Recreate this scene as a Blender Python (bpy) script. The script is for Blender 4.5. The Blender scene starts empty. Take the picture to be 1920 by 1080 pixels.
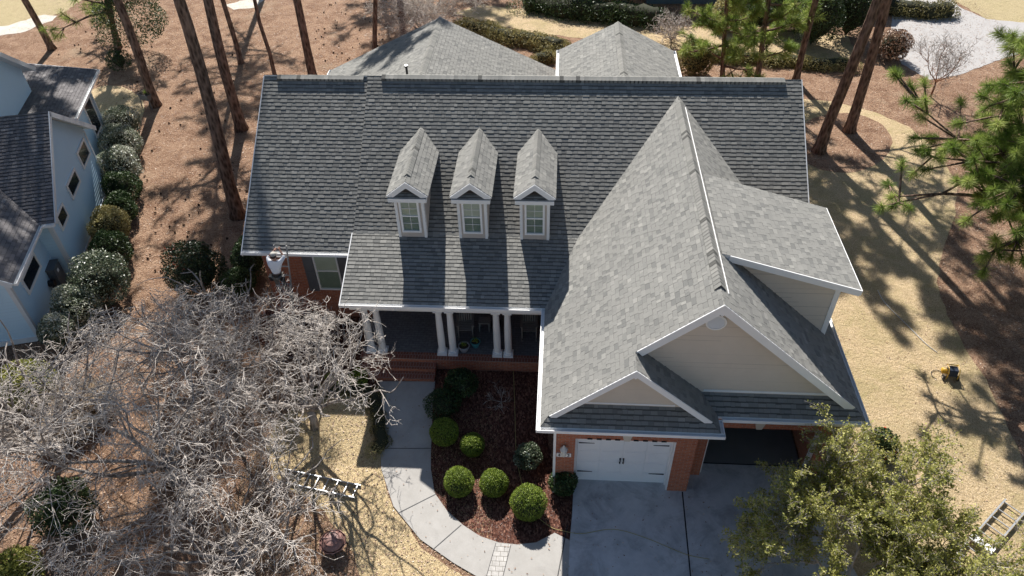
import bpy, math, random, os
import numpy as np
from mathutils import Vector, Matrix
random.seed(7); rng = np.random.default_rng(11)
sc = bpy.context.scene
# ------------------------------------------------------------------ camera
CF = 1388.75
CR = np.array([0.998, 0.061, -0.02]); CFW = np.array([-0.059, 0.743, -0.666])
CFW /= np.linalg.norm(CFW); CR -= CR.dot(CFW)*CFW; CR /= np.linalg.norm(CR); CU = np.cross(CR, CFW)
CC = np.array([1.706, -13.005, 19.844])
cam = bpy.data.objects.new('camera', bpy.data.cameras.new('camera')); sc.collection.objects.link(cam)
cam.data.sensor_width = 36; cam.data.lens = CF/1920*36; cam.data.clip_end = 600; cam.data.clip_start = .2
cam.matrix_world = Matrix([[CR[i], CU[i], -CFW[i], CC[i]] for i in range(3)] + [[0, 0, 0, 1]])
sc.camera = cam
# ------------------------------------------------------------------ light
AZ, EL = math.radians(12.7), math.radians(42.4)     # sun stands behind the house, a little to the left
SUN = Vector((-math.sin(AZ)*math.cos(EL), math.cos(AZ)*math.cos(EL), math.sin(EL)))
w = bpy.data.worlds.new('World'); sc.world = w; w.use_nodes = True
nt = w.node_tree; nt.nodes.clear()
sky = nt.nodes.new('ShaderNodeTexSky'); sky.sky_type = 'NISHITA'; sky.sun_disc = False
sky.sun_elevation = EL; sky.sun_rotation = -AZ; sky.air_density = 1.0; sky.dust_density = .6; sky.ozone_density = 1.5
bg = nt.nodes.new('ShaderNodeBackground'); bg.inputs[1].default_value = .056
wo = nt.nodes.new('ShaderNodeOutputWorld'); nt.links.new(sky.outputs[0], bg.inputs[0]); nt.links.new(bg.outputs[0], wo.inputs[0])
sl = bpy.data.lights.new('sun', 'SUN'); sl.energy = 5.0; sl.angle = math.radians(.53); sl.color = (1, .955, .9)
so = bpy.data.objects.new('sun', sl); sc.collection.objects.link(so); so.rotation_euler = SUN.to_track_quat('Z', 'Y').to_euler()
sc.view_settings.view_transform = 'Standard'; sc.view_settings.look = 'None'; sc.view_settings.gamma = 1
sc.view_settings.exposure = .84
# ------------------------------------------------------------------ helpers
def link(o, parent=None):
    sc.collection.objects.link(o)
    if parent is not None: o.parent = parent
    return o
def tag(o, label=None, cat=None, group=None, kind=None):
    if label: o['label'] = label
    if cat: o['category'] = cat
    if group: o['group'] = group
    if kind: o['kind'] = kind
    return o
def empty(name, loc=(0, 0, 0), label=None, cat=None, group=None, rz=0):
    o = bpy.data.objects.new(name, None); o.location = loc; o.rotation_euler.z = rz; o.empty_display_size = .2
    link(o); return tag(o, label, cat, group)
class MB:
    """collects faces; build() links them as one mesh object. Coordinates are world, or local to the parent Empty."""
    def __init__(s): s.v = []; s.f = []; s.t = []; s.m = []
    def face(s, pts, tone=.5, mi=0):
        n = len(s.v); s.v += [tuple(map(float, p)) for p in pts]; s.f.append(tuple(range(n, n+len(pts)))); s.t.append(tone); s.m.append(mi)
    def box(s, a, b, tone=.5, mi=0):
        (x0, y0, z0), (x1, y1, z1) = a, b
        s.hexa([(x0, y0, z0), (x1, y0, z0), (x1, y1, z0), (x0, y1, z0)], [(x0, y0, z1), (x1, y0, z1), (x1, y1, z1), (x0, y1, z1)], tone, mi)
    def hexa(s, lo, hi, tone=.5, mi=0):
        k = len(lo); n = len(s.v); s.v += [tuple(map(float, p)) for p in list(lo)+list(hi)]
        F = [tuple(n+i for i in range(k))[::-1], tuple(n+k+i for i in range(k))] + [(n+i, n+(i+1) % k, n+k+(i+1) % k, n+k+i) for i in range(k)]
        s.f += F; s.t += [tone]*len(F); s.m += [mi]*len(F)
    def beam(s, p0, p1, w, h, side=None, tone=.5, mi=0, drop=False):
        """bar from p0 to p1; w across (side direction), h the other way; drop hangs it below the line"""
        p0, p1 = Vector(p0), Vector(p1); d = (p1-p0).normalized()
        sd = Vector(side).normalized() if side is not None else d.cross(Vector((0, 0, 1)) if abs(d.z) < .95 else Vector((0, 1, 0))).normalized()
        up = sd.cross(d).normalized()
        if up.z < 0: up = -up
        a, b = (-h, 0) if drop else (-h/2, h/2)
        q = [(-w/2, a), (w/2, a), (w/2, b), (-w/2, b)]
        s.hexa([p0+sd*i+up*j for i, j in q], [p1+sd*i+up*j for i, j in q], tone, mi)
    def tube(s, pts, rad, n=8, tone=.5, cap=True, mi=0):
        pts = [Vector(p) for p in pts]
        if not hasattr(rad, '__len__'): rad = [rad]*len(pts)
        base = len(s.v); prev = None
        for i, p in enumerate(pts):
            d = (pts[min(i+1, len(pts)-1)]-pts[max(i-1, 0)]).normalized()
            a = prev if prev is not None else (Vector((1, 0, 0)) if abs(d.x) < .9 else Vector((0, 1, 0)))
            a = (a-d*a.dot(d)).normalized(); prev = a; b = d.cross(a)
            for k in range(n):
                an = 2*math.pi*k/n; s.v.append(tuple(p+(a*math.cos(an)+b*math.sin(an))*rad[i]))
        for i in range(len(pts)-1):
            for k in range(n):
                s.f.append((base+i*n+k, base+i*n+(k+1) % n, base+(i+1)*n+(k+1) % n, base+(i+1)*n+k)); s.t.append(tone); s.m.append(mi)
        if cap:
            s.f.append(tuple(base+k for k in range(n))[::-1]); s.t.append(tone); s.m.append(mi)
            s.f.append(tuple(base+(len(pts)-1)*n+k for k in range(n))); s.t.append(tone); s.m.append(mi)
    def lathe(s, c, prof, n=16, tone=.5, mi=0):
        base = len(s.v)
        for r, z in prof:
            for k in range(n): an = 2*math.pi*k/n; s.v.append((c[0]+r*math.cos(an), c[1]+r*math.sin(an), c[2]+z))
        for i in range(len(prof)-1):
            for k in range(n):
                s.f.append((base+i*n+k, base+i*n+(k+1) % n, base+(i+1)*n+(k+1) % n, base+(i+1)*n+k)); s.t.append(tone); s.m.append(mi)
    def build(s, name, mats, parent=None, smooth=False, local=True):
        me = bpy.data.meshes.new(name); v = s.v
        if parent is not None and local is False:
            inv = wm(parent).inverted(); v = [tuple(inv @ Vector(p)) for p in v]
        me.from_pydata(v, [], s.f)
        if not isinstance(mats, (list, tuple)): mats = [mats]
        for m in mats: me.materials.append(m)
        me.polygons.foreach_set('material_index', s.m)
        a = me.attributes.new('tone', 'FLOAT', 'FACE'); a.data.foreach_set('value', s.t)
        if smooth: me.polygons.foreach_set('use_smooth', [True]*len(s.f))
        me.update(); o = bpy.data.objects.new(name, me); return link(o, parent)
def wm(o):
    m = Matrix.Translation(o.location) @ Matrix.Rotation(o.rotation_euler.z, 4, 'Z')
    return (wm(o.parent) @ m) if o.parent else m
def npmesh(name, V, F, mats, parent=None, tone=None, mi=None, smooth=False):
    V = np.asarray(V, np.float32); F = np.asarray(F, np.int32); k = F.shape[1]
    me = bpy.data.meshes.new(name); me.vertices.add(len(V)); me.vertices.foreach_set('co', V.ravel())
    me.loops.add(F.size); me.loops.foreach_set('vertex_index', F.ravel()); me.polygons.add(len(F))
    me.polygons.foreach_set('loop_start', np.arange(0, F.size, k, dtype=np.int32))
    me.polygons.foreach_set('loop_total', np.full(len(F), k, np.int32))
    if not isinstance(mats, (list, tuple)): mats = [mats]
    for m in mats: me.materials.append(m)
    if mi is not None: me.polygons.foreach_set('material_index', np.asarray(mi, np.int32))
    if smooth: me.polygons.foreach_set('use_smooth', np.ones(len(F), bool))
    a = me.attributes.new('tone', 'FLOAT', 'FACE'); a.data.foreach_set('value', np.asarray(tone if tone is not None else np.full(len(F), .5), np.float32))
    me.update(calc_edges=True); me.validate(); return link(bpy.data.objects.new(name, me), parent)
def sstep(a, b, x):
    t = np.clip((np.asarray(x, float)-a)/(b-a), 0, 1); return t*t*(3-2*t)
def gz(x, y):                                     # the yard rises half a metre towards the porch
    return .52*sstep(0.3, 3.6, y)*(1-sstep(8, 12, y))*sstep(-13.5, -10.5, x)*(1-sstep(1.4, 1.8, x))
def at(px, py, z=None):
    """a point of the ground (or of height z) seen at this place of the photograph"""
    d = CFW*CF + CR*(px-960) + CU*(540-py); zz = 0 if z is None else z
    for _ in range(12):
        t = (zz-CC[2])/d[2]; p = CC+d*t
        if z is not None: break
        zz = .5*zz+.5*float(gz(p[0], p[1]))
    return Vector((p[0], p[1], zz))
def copy_tree(o, parent=None):
    c = o.copy(); sc.collection.objects.link(c); c.parent = parent
    for ch in [q for q in bpy.data.objects if q.parent == o]: copy_tree(ch, c)
    return c
# ------------------------------------------------------------------ materials
class NM:
    def __init__(s, name, rough=.8, spec=.3):
        s.m = bpy.data.materials.new(name); s.m.use_nodes = True; s.n = s.m.node_tree.nodes; s.l = s.m.node_tree.links
        s.b = s.n['Principled BSDF']; s.b.inputs['Roughness'].default_value = rough; s.b.inputs['Specular IOR Level'].default_value = spec
        s.tc = s.n.new('ShaderNodeTexCoord')
    def pos(s): return s.tc.outputs['Object']
    def wpos(s):
        g = s.n.new('ShaderNodeNewGeometry'); return g.outputs['Position']
    def noise(s, scale, detail=4, rough=.6, vec=None, dist=0):
        t = s.n.new('ShaderNodeTexNoise'); t.inputs['Scale'].default_value = scale; t.inputs['Detail'].default_value = detail
        t.inputs['Roughness'].default_value = rough; t.inputs['Distortion'].default_value = dist
        s.l.new(vec or s.wpos(), t.inputs['Vector']); return t.outputs['Fac']
    def vor(s, scale, vec=None, feat='F1', out='Distance', rnd=1):
        t = s.n.new('ShaderNodeTexVoronoi'); t.feature = feat; t.inputs['Scale'].default_value = scale; t.inputs['Randomness'].default_value = rnd
        s.l.new(vec or s.wpos(), t.inputs['Vector']); return t.outputs[out]
    def attr(s, name='tone'):
        t = s.n.new('ShaderNodeAttribute'); t.attribute_name = name; return t.outputs['Fac']
    def ramp(s, fac, stops, interp='LINEAR'):
        r = s.n.new('ShaderNodeValToRGB'); e = r.color_ramp.elements; r.color_ramp.interpolation = interp
        while len(e) < len(stops): e.new(.5)
        for i, (p, c) in enumerate(stops): e[i].position = p; e[i].color = (*c, 1) if len(c) == 3 else c
        s.l.new(fac, r.inputs[0]); return r.outputs[0]
    def mix(s, fac, a, b, mode='MIX'):
        m = s.n.new('ShaderNodeMix'); m.data_type = 'RGBA'; m.blend_type = mode
        for i, v in ((0, fac), (6, a), (7, b)):
            if isinstance(v, (int, float)): m.inputs[i].default_value = v
            elif isinstance(v, tuple): m.inputs[i].default_value = (*v, 1)
            else: s.l.new(v, m.inputs[i])
        return m.outputs[2]
    def math(s, op, a, b=0, c=None):
        m = s.n.new('ShaderNodeMath'); m.operation = op
        for i, v in enumerate((a, b, c)):
            if v is None: continue
            if isinstance(v, (int, float)): m.inputs[i].default_value = v
            else: s.l.new(v, m.inputs[i])
        return m.outputs[0]
    def sep(s, v):
        t = s.n.new('ShaderNodeSeparateXYZ'); s.l.new(v, t.inputs[0]); return t.outputs
    def comb(s, x, y, z=0):
        t = s.n.new('ShaderNodeCombineXYZ')
        for i, v in enumerate((x, y, z)):
            if isinstance(v, (int, float)): t.inputs[i].default_value = v
            else: s.l.new(v, t.inputs[i])
        return t.outputs[0]
    def mapping(s, v, scale=(1, 1, 1), rot=(0, 0, 0)):
        t = s.n.new('ShaderNodeMapping'); t.inputs['Scale'].default_value = scale; t.inputs['Rotation'].default_value = rot
        s.l.new(v, t.inputs[0]); return t.outputs[0]
    def col(s, c):
        if isinstance(c, tuple): s.b.inputs['Base Color'].default_value = (*c, 1)
        else: s.l.new(c, s.b.inputs['Base Color'])
    def bump(s, h, strength=.5, dist=.02):
        t = s.n.new('ShaderNodeBump'); t.inputs['Strength'].default_value = strength; t.inputs['Distance'].default_value = dist
        s.l.new(h, t.inputs['Height']); s.l.new(t.outputs[0], s.b.inputs['Normal'])
def mottled(name, c0, c1, scale=3, rough=.8, bump=.2, bscale=40, spec=.3, metal=0, bd=.01, lap_shade=0):
    n = NM(name, rough, spec); c_ = n.mix(n.ramp(n.noise(scale, 6, .65), [(.3, (0, 0, 0)), (.7, (1, 1, 1))]), c0, c1)
    if lap_shade: c_ = n.mix(n.math('LESS_THAN', n.attr(), .05), c_, tuple(v*lap_shade for v in c0))   # shade line under each lap, painted into the siding colour
    n.col(c_)
    if bump: n.bump(n.noise(bscale, 4), bump, bd)
    n.b.inputs['Metallic'].default_value = metal
    return n.m
def shingle_mat(name, dark, mid, light):
    n = NM(name, .92, .15)
    c = n.ramp(n.attr(), [(0, tuple(v*.2 for v in dark)), (.012, tuple(v*.2 for v in dark)), (.02, dark), (.35, mid), (.6, mid), (1, light)])
    c = n.mix(.3, c, n.ramp(n.noise(110, 3, .8), [(.3, dark), (.5, mid), (.72, light)]))
    st = n.noise(.8, 6, .7)
    c = n.mix(n.math('MULTIPLY', n.ramp(st, [(.4, (0, 0, 0)), (.75, (1, 1, 1))]), .35), c, tuple(v*.72 for v in mid))
    n.col(c); n.bump(n.noise(160, 2, .7), .5, .006); return n.m
M = {}
M['shingle'] = shingle_mat('asphalt_shingle', (.13, .132, .127), (.235, .232, .215), (.33, .323, .295))
M['shingle_lav'] = shingle_mat('asphalt_shingle_neighbour', (.09, .085, .088), (.17, .16, .16), (.31, .295, .29))
M['cap'] = shingle_mat('ridge_cap_shingle', (.17, .17, .16), (.26, .256, .235), (.35, .34, .31))
M['white'] = mottled('white_paint', (.80, .80, .79), (.86, .86, .85), 2, .45, .05)
M['vinyl'] = mottled('white_door_paint', (.80, .81, .82), (.85, .86, .87), 1.5, .4, .04)
M['siding'] = mottled('beige_siding', (.60, .52, .43), (.66, .575, .475), 1.2, .6, .1, 60, lap_shade=.62)
M['taupe'] = mottled('taupe_siding', (.50, .445, .395), (.56, .50, .445), 1.2, .65, .1, 60, lap_shade=.7)
M['shutter'] = mottled('grey_shutter_paint', (.11, .115, .125), (.14, .145, .155), 3, .5, .05)
M['dark'] = mottled('black_iron', (.015, .015, .017), (.03, .03, .032), 5, .45, .1)
M['blind'] = mottled('pale_blind', (.6, .63, .54), (.7, .72, .64), 2, .7, .05)
M['drape'] = mottled('green_grey_drape', (.32, .38, .33), (.4, .46, .4), 4, .8, .1)
M['stone'] = mottled('cream_stone', (.55, .5, .42), (.62, .58, .5), 5, .8, .2)
M['alu'] = mottled('worn_aluminium', (.5, .51, .52), (.66, .67, .68), 6, .42, .1, metal=.7)
M['fiberglass'] = mottled('grey_ladder_rail', (.3, .3, .29), (.42, .41, .39), 5, .6, .1)
M['bluepaint'] = mottled('pale_blue_siding', (.50, .69, .82), (.54, .73, .86), .8, .65, .12, 50, lap_shade=.75)
M['whitetrim'] = mottled('grey_white_trim', (.62, .66, .69), (.68, .72, .75), 2, .6, .05)
M['plastic_grey'] = mottled('grey_plastic_box', (.1, .11, .12), (.14, .15, .16), 4, .5, .05)
M['yellow'] = mottled('yellow_enamel', (.62, .36, .03), (.75, .46, .05), 6, .4, .05, spec=.5)
M['rubber'] = mottled('black_rubber', (.02, .02, .022), (.04, .04, .042), 9, .7, .2)
M['steelblue'] = mottled('dark_blue_motor_cover', (.02, .03, .05), (.035, .045, .07), 6, .5, .1)
M['terracotta'] = mottled('weathered_copper', (.20, .10, .085), (.33, .19, .165), 9, .55, .3, 30, spec=.5)
M['teal'] = mottled('teal_glaze', (.05, .22, .24), (.07, .28, .3), 5, .3, .05, spec=.5)
M['potwhite'] = mottled('grey_glaze', (.3, .31, .33), (.4, .41, .43), 5, .4, .05)
M['soil'] = mottled('potting_soil', (.05, .035, .025), (.09, .065, .045), 30, .95, .6, 60)
M['rope'] = mottled('yellow_hose', (.35, .3, .1), (.45, .38, .15), 20, .6, .1)
M['skin'] = mottled('skin', (.48, .25, .17), (.55, .30, .21), 30, .55, .05)
M['shirt'] = mottled('white_shirt', (.78, .78, .8), (.84, .84, .85), 12, .85, .4, 25, bd=.02)
M['pants'] = mottled('grey_trousers', (.12, .115, .105), (.17, .16, .15), 12, .85, .4, 30)
M['cap_cloth'] = mottled('pale_cap', (.38, .36, .32), (.5, .48, .43), 25, .85, .3)
M['hair'] = mottled('dark_hair', (.03, .02, .015), (.05, .035, .028), 60, .7, .5, 200)
M['bluebag'] = mottled('blue_plastic', (.03, .13, .45), (.05, .18, .55), 8, .45, .3, 12)
M['woodgrey'] = mottled('weathered_rocker_wood', (.2, .19, .17), (.27, .255, .23), 14, .8, .2)
M['red'] = mottled('red_berries', (.45, .05, .02), (.6, .1, .03), 40, .5, .1)
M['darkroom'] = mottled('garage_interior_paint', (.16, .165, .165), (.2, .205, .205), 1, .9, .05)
M['gablegrey'] = mottled('aged_white_vent', (.55, .55, .52), (.68, .67, .62), 12, .7, .2)
def glass_mat():
    n = NM('window_glass', .04, .5); n.b.inputs['Transmission Weight'].default_value = 0
    # coated pane: mirrors the sky at grazing angles and lets the blind behind show
    tr = n.n.new('ShaderNodeBsdfTransparent'); tr.inputs[0].default_value = (.82, .87, .85, 1)
    gl = n.n.new('ShaderNodeBsdfGlossy'); gl.inputs['Roughness'].default_value = .03
    fr = n.n.new('ShaderNodeFresnel'); fr.inputs[0].default_value = 1.45
    mx = n.n.new('ShaderNodeMixShader'); n.l.new(fr.outputs[0], mx.inputs[0]); n.l.new(tr.outputs[0], mx.inputs[1]); n.l.new(gl.outputs[0], mx.inputs[2])
    n.l.new(mx.outputs[0], n.n['Material Output'].inputs[0]); return n.m
M['glass'] = glass_mat()
def brick_mat(name, floor=False, cols=((.34, .10, .055), (.50, .185, .10)), mortar=(.33, .27, .23), sc_=1.0, bw=.21, rh=.076):
    n = NM(name, .88, .2); X = n.sep(n.wpos())
    v = n.comb(X[0], X[1]) if floor else n.comb(n.math('ADD', X[0], X[1]), X[2])
    t = n.n.new('ShaderNodeTexBrick'); t.inputs['Scale'].default_value = 1; t.inputs['Brick Width'].default_value = bw; t.inputs['Row Height'].default_value = rh
    t.inputs['Mortar Size'].default_value = .006; t.inputs['Mortar Smooth'].default_value = .2; t.inputs['Bias'].default_value = -.1
    t.inputs['Color1'].default_value = (*cols[0], 1); t.inputs['Color2'].default_value = (*cols[1], 1); t.inputs['Mortar'].default_value = (*mortar, 1)
    n.l.new(v, t.inputs['Vector'])
    c = n.mix(.45, t.outputs[0], n.ramp(n.noise(9, 5, .7), [(.3, tuple(x*.6 for x in cols[0])), (.6, cols[1]), (.8, tuple(x*1.4 for x in cols[1]))]))
    c = n.mix(t.outputs['Fac'], c, mortar)
    n.col(c); n.bump(n.math('SUBTRACT', n.math('MULTIPLY', n.noise(60, 3), .3), t.outputs['Fac']), .6, .01); return n.m
M['brick'] = brick_mat('red_brick'); M['brickfloor'] = brick_mat('brick_step_paving', True, cols=((.2, .075, .05), (.27, .105, .07)), bw=.1, rh=.2)
M['paver'] = brick_mat('grey_porch_paver', True, cols=((.14, .145, .15), (.2, .205, .21)), mortar=(.09, .09, .09), bw=.22, rh=.11)
M['cobble'] = brick_mat('pale_cobble_strip', True, cols=((.40, .385, .36), (.5, .48, .45)), mortar=(.16, .145, .12), bw=.21, rh=.15)
def concrete(name, c0, c1, stain):
    n = NM(name, .85, .25)
    c = n.mix(n.ramp(n.noise(1.6, 8, .7), [(.3, (0, 0, 0)), (.72, (1, 1, 1))]), c0, c1)
    c = n.mix(n.math('MULTIPLY', n.ramp(n.noise(.9, 6, .75, dist=.6), [(.5, (0, 0, 0)), (.72, (1, 1, 1))]), stain), c, tuple(v*.55 for v in c0))
    c = n.mix(n.math('MULTIPLY', n.ramp(n.vor(2.3, feat='DISTANCE_TO_EDGE'), [(0, (1, 1, 1)), (.012, (0, 0, 0))]), n.math('MULTIPLY', n.ramp(n.noise(.6), [(.55, (0, 0, 0)), (.7, (1, 1, 1))]), .3)), c, tuple(v*.5 for v in c0))
    c = n.mix(n.ramp(n.noise(140, 2, .8), [(.35, (.25, .25, .25)), (.65, (0, 0, 0))]), c, tuple(v*.7 for v in c0))
    n.col(c); n.bump(n.noise(70, 4, .7), .25, .006); return n.m
M['walk'] = concrete('walkway_concrete', (.34, .325, .30), (.42, .405, .38), .3)
M['drive'] = concrete('driveway_concrete', (.42, .43, .44), (.60, .605, .61), .9)
M['road'] = concrete('pale_gravel_drive', (.36, .345, .335), (.45, .435, .42), .1)
def straw():
    n = NM('pine_straw_ground', .95, .1)
    p = n.wpos(); f1 = n.noise(60, 3, .7, n.mapping(p, (1, .22, 1), (0, 0, .5))); f2 = n.noise(60, 3, .7, n.mapping(p, (.22, 1, 1), (0, 0, .3)))
    f = n.math('MAXIMUM', f1, f2)
    c = n.ramp(f, [(.38, (.10, .05, .03)), (.5, (.34, .20, .125)), (.6, (.52, .355, .24)), (.7, (.74, .58, .43))])
    c = n.mix(n.ramp(n.noise(1.1, 8, .75, dist=.8), [(.42, (0, 0, 0)), (.62, (.7, .7, .7))]), c, n.ramp(f, [(.4, (.06, .03, .018)), (.58, (.22, .115, .07)), (.72, (.42, .27, .18))]))
    c = n.mix(n.ramp(n.noise(.22, 4, .6, dist=.3), [(.6, (0, 0, 0)), (.75, (.6, .6, .6))]), c, n.ramp(n.noise(30, 3, .7), [(.35, (.36, .27, .18)), (.65, (.52, .43, .31))]))
    n.col(c); n.bump(n.math('ADD', f, n.math('MULTIPLY', n.noise(7, 6, .75), 2.5)), 1, .06); return n.m
def lawn(name, c0, c1, c2, green=.25):
    n = NM(name, .95, .1); p = n.wpos(); f = n.noise(38, 5, .75, n.mapping(p, (1, .4, 1), (0, 0, .4)))
    c = n.ramp(f, [(.36, c0), (.52, c1), (.68, c2)])
    c = n.mix(n.math('MULTIPLY', n.ramp(n.noise(.7, 6, .7, dist=.8), [(.45, (0, 0, 0)), (.7, (1, 1, 1))]), green), c, (.27, .25, .09))
    c = n.mix(n.math('MULTIPLY', n.ramp(n.noise(1.9, 5, .7), [(.5, (0, 0, 0)), (.75, (1, 1, 1))]), .45), c, tuple(v*.6 for v in c1))
    c = n.mix(n.math('MULTIPLY', n.ramp(n.noise(9, 7, .8, dist=.6), [(.56, (0, 0, 0)), (.68, (1, 1, 1))]), .4), c, (.30, .19, .11))
    n.col(c); n.bump(n.math('ADD', f, n.math('MULTIPLY', n.noise(6, 6, .75), 1.8)), 1, .05); return n.m
def mulch():
    n = NM('bark_mulch', .95, .1); p = n.wpos()
    f = n.vor(26, n.mapping(p, (1, .5, 1), (0, 0, .7)), out='Color'); s_ = n.sep(f)[0]
    c = n.ramp(s_, [(0, (.035, .014, .010)), (.45, (.095, .040, .028)), (.8, (.17, .08, .055)), (1, (.30, .16, .11))])
    n.col(n.mix(n.ramp(n.noise(1.2, 4), [(.4, (0, 0, 0)), (.7, (.5, .5, .5))]), c, (.06, .026, .018)))
    n.bump(n.math('ADD', s_, n.math('MULTIPLY', n.noise(9, 4), 1.2)), 1, .035); return n.m
M['straw'] = straw(); M['lawn'] = lawn('dormant_lawn', (.34, .24, .13), (.60, .46, .28), (.80, .66, .45), .5)
M['lawn2'] = lawn('dormant_front_lawn', (.40, .29, .15), (.68, .53, .31), (.84, .70, .46), .1)
M['palelawn'] = lawn('pale_far_lawn', (.34, .27, .15), (.50, .41, .24), (.62, .52, .33), .15); M['mulch'] = mulch()
M['sand'] = mottled('white_sand', (.48, .43, .36), (.6, .56, .5), 1.5, .95, .4, 20)
def bark(name, d, l, vs=.3):
    n = NM(name, .95, .1); p = n.mapping(n.pos(), (1, 1, vs)); v = n.vor(9, p); f = n.noise(14, 5, .7, p)
    n.col(n.ramp(n.math('ADD', n.math('MULTIPLY', v, .7), n.math('MULTIPLY', f, .6)), [(.25, d), (.6, tuple((a+b)/2 for a, b in zip(d, l))), (.85, l)]))
    n.bump(n.math('ADD', v, f), 1, .05); return n.m
M['pinebark'] = bark('pine_bark', (.022, .013, .009), (.27, .185, .14))
M['palebark'] = bark('pale_twig_bark', (.30, .26, .235), (.62, .56, .51), .3)
M['twig'] = bark('grey_brown_twig_bark', (.32, .275, .235), (.82, .75, .675), .3)
M['greybark'] = bark('grey_branch_bark', (.10, .085, .072), (.46, .41, .37), .3)
M['orangebark'] = bark('orange_myrtle_bark', (.2, .09, .05), (.42, .22, .13), .3)
def leafy(name, stops, trans=.25, rough=.55, spec=.35):
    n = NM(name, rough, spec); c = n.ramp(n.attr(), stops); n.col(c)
    t = n.n.new('ShaderNodeBsdfTranslucent'); n.l.new(c, t.inputs[0]); mx = n.n.new('ShaderNodeMixShader'); mx.inputs[0].default_value = trans
    n.l.new(n.b.outputs[0], mx.inputs[1]); n.l.new(t.outputs[0], mx.inputs[2]); n.l.new(mx.outputs[0], n.n['Material Output'].inputs[0]); return n.m
M['needle'] = leafy('pine_needles', [(0, (.07, .13, .02)), (.45, (.20, .29, .05)), (.85, (.40, .47, .12)), (1, (.55, .58, .22))], .35)
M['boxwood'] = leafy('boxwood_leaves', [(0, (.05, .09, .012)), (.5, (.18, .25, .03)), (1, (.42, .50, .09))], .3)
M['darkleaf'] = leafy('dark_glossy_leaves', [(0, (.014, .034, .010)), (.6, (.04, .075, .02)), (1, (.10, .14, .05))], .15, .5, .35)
M['gloss'] = leafy('glossy_pale_glare_leaves', [(0, (.03, .055, .025)), (.45, (.08, .11, .06)), (.8, (.22, .25, .16)), (1, (.6, .6, .5))], .1, .4, .5)  # palest leaf tones also stand in for white sun glare
M['olive'] = leafy('olive_leaves', [(0, (.07, .085, .017)), (.35, (.24, .26, .055)), (.75, (.48, .46, .14)), (1, (.66, .6, .26))], .35, .5, .25)
M['hedge'] = leafy('winter_hedge_leaves', [(0, (.11, .09, .03)), (.5, (.27, .24, .09)), (1, (.48, .42, .2))])
M['dryleaf'] = leafy('dry_fallen_leaves', [(0, (.09, .045, .028)), (.3, (.24, .135, .085)), (.6, (.42, .29, .20)), (1, (.78, .66, .54))], .05)
M['chip'] = leafy('mulch_chips', [(0, (.04, .016, .011)), (.6, (.12, .055, .038)), (1, (.30, .17, .12))], 0)
M['reed'] = leafy('dry_plume_grass', [(0, (.36, .28, .19)), (1, (.68, .58, .46))], .3)
M['redleaf'] = leafy('reddish_green_leaves', [(0, (.02, .04, .015)), (.75, (.045, .07, .025)), (.88, (.2, .05, .025)), (1, (.42, .1, .05))], .15, .4, .5)
M['grassblade'] = leafy('dry_grass_blades', [(0, (.26, .19, .08)), (.5, (.46, .36, .18)), (1, (.66, .54, .30))], .15)
# ------------------------------------------------------------------ ground and paving
def smooth_poly(P, it=2):
    P = [Vector((p[0], p[1])) for p in P]
    for _ in range(it):
        Q = []
        for i in range(len(P)):
            a, b = P[i], P[(i+1) % len(P)]; Q += [a*.75+b*.25, a*.25+b*.75]
        P = Q
    return P
def sheet(name, poly, mat, lift, jit=0, step=.35, kind='structure', smooth=0):
    """a ground sheet that follows the rise of the yard"""
    P = smooth_poly(poly, smooth) if smooth else [Vector((p[0], p[1])) for p in poly]
    Q = []
    for i in range(len(P)):
        a, b = P[i], P[(i+1) % len(P)]; n = max(1, int((b-a).length/step))
        Q += [a+(b-a)*k/n for k in range(n)]
    if jit: Q = [q+Vector((random.uniform(-jit, jit), random.uniform(-jit, jit))) for q in Q]
    import bmesh
    bm = bmesh.new(); vs = [bm.verts.new((q.x, q.y, 0)) for q in Q]; bm.faces.new(vs)
    ys = [q.y for q in Q]; xs = [q.x for q in Q]
    def cuts(a, b, lo, hi, s):
        return np.arange(max(a, lo), min(b, hi), s)
    for y in cuts(min(ys), max(ys), 0, 12, .4):
        bmesh.ops.bisect_plane(bm, geom=bm.verts[:]+bm.edges[:]+bm.faces[:], plane_co=(0, y, 0), plane_no=(0, 1, 0))
    for x in list(cuts(min(xs), max(xs), -13.5, -10.4, .5))+[v for v in (1.4, 1.5, 1.6, 1.7, 1.8) if min(xs) < v < max(xs)]:
        bmesh.ops.bisect_plane(bm, geom=bm.verts[:]+bm.edges[:]+bm.faces[:], plane_co=(x, 0, 0), plane_no=(1, 0, 0))
    for v in bm.verts: v.co.z = float(gz(v.co.x, v.co.y))+lift
    bmesh.ops.recalc_face_normals(bm, faces=bm.faces)
    if sum(f.normal.z for f in bm.faces) < 0: bmesh.ops.reverse_faces(bm, faces=bm.faces)
    me = bpy.data.meshes.new(name); bm.to_mesh(me); bm.free(); me.materials.append(mat)
    o = link(bpy.data.objects.new(name, me)); return tag(o, kind=kind)
def pp(*pts): return [at(*p) for p in pts]
nx = 160; gx = np.concatenate([[-220, -120, -70], np.linspace(-45, 40, nx), [70, 120, 220]]); gy = np.concatenate([[-60, -20], np.linspace(-8, 48, 130), [70, 120, 260]])
GX, GY = np.meshgrid(gx, gy); GZ = gz(GX, GY)-.004; V = np.stack([GX, GY, GZ], -1).reshape(-1, 3); W = len(gx)
ii = (np.arange(len(gy)-1)[:, None]*W+np.arange(W-1)[None]).ravel()
tag(npmesh('ground', V, np.stack([ii, ii+1, ii+W+1, ii+W], 1), M['straw']), kind='structure')
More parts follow.
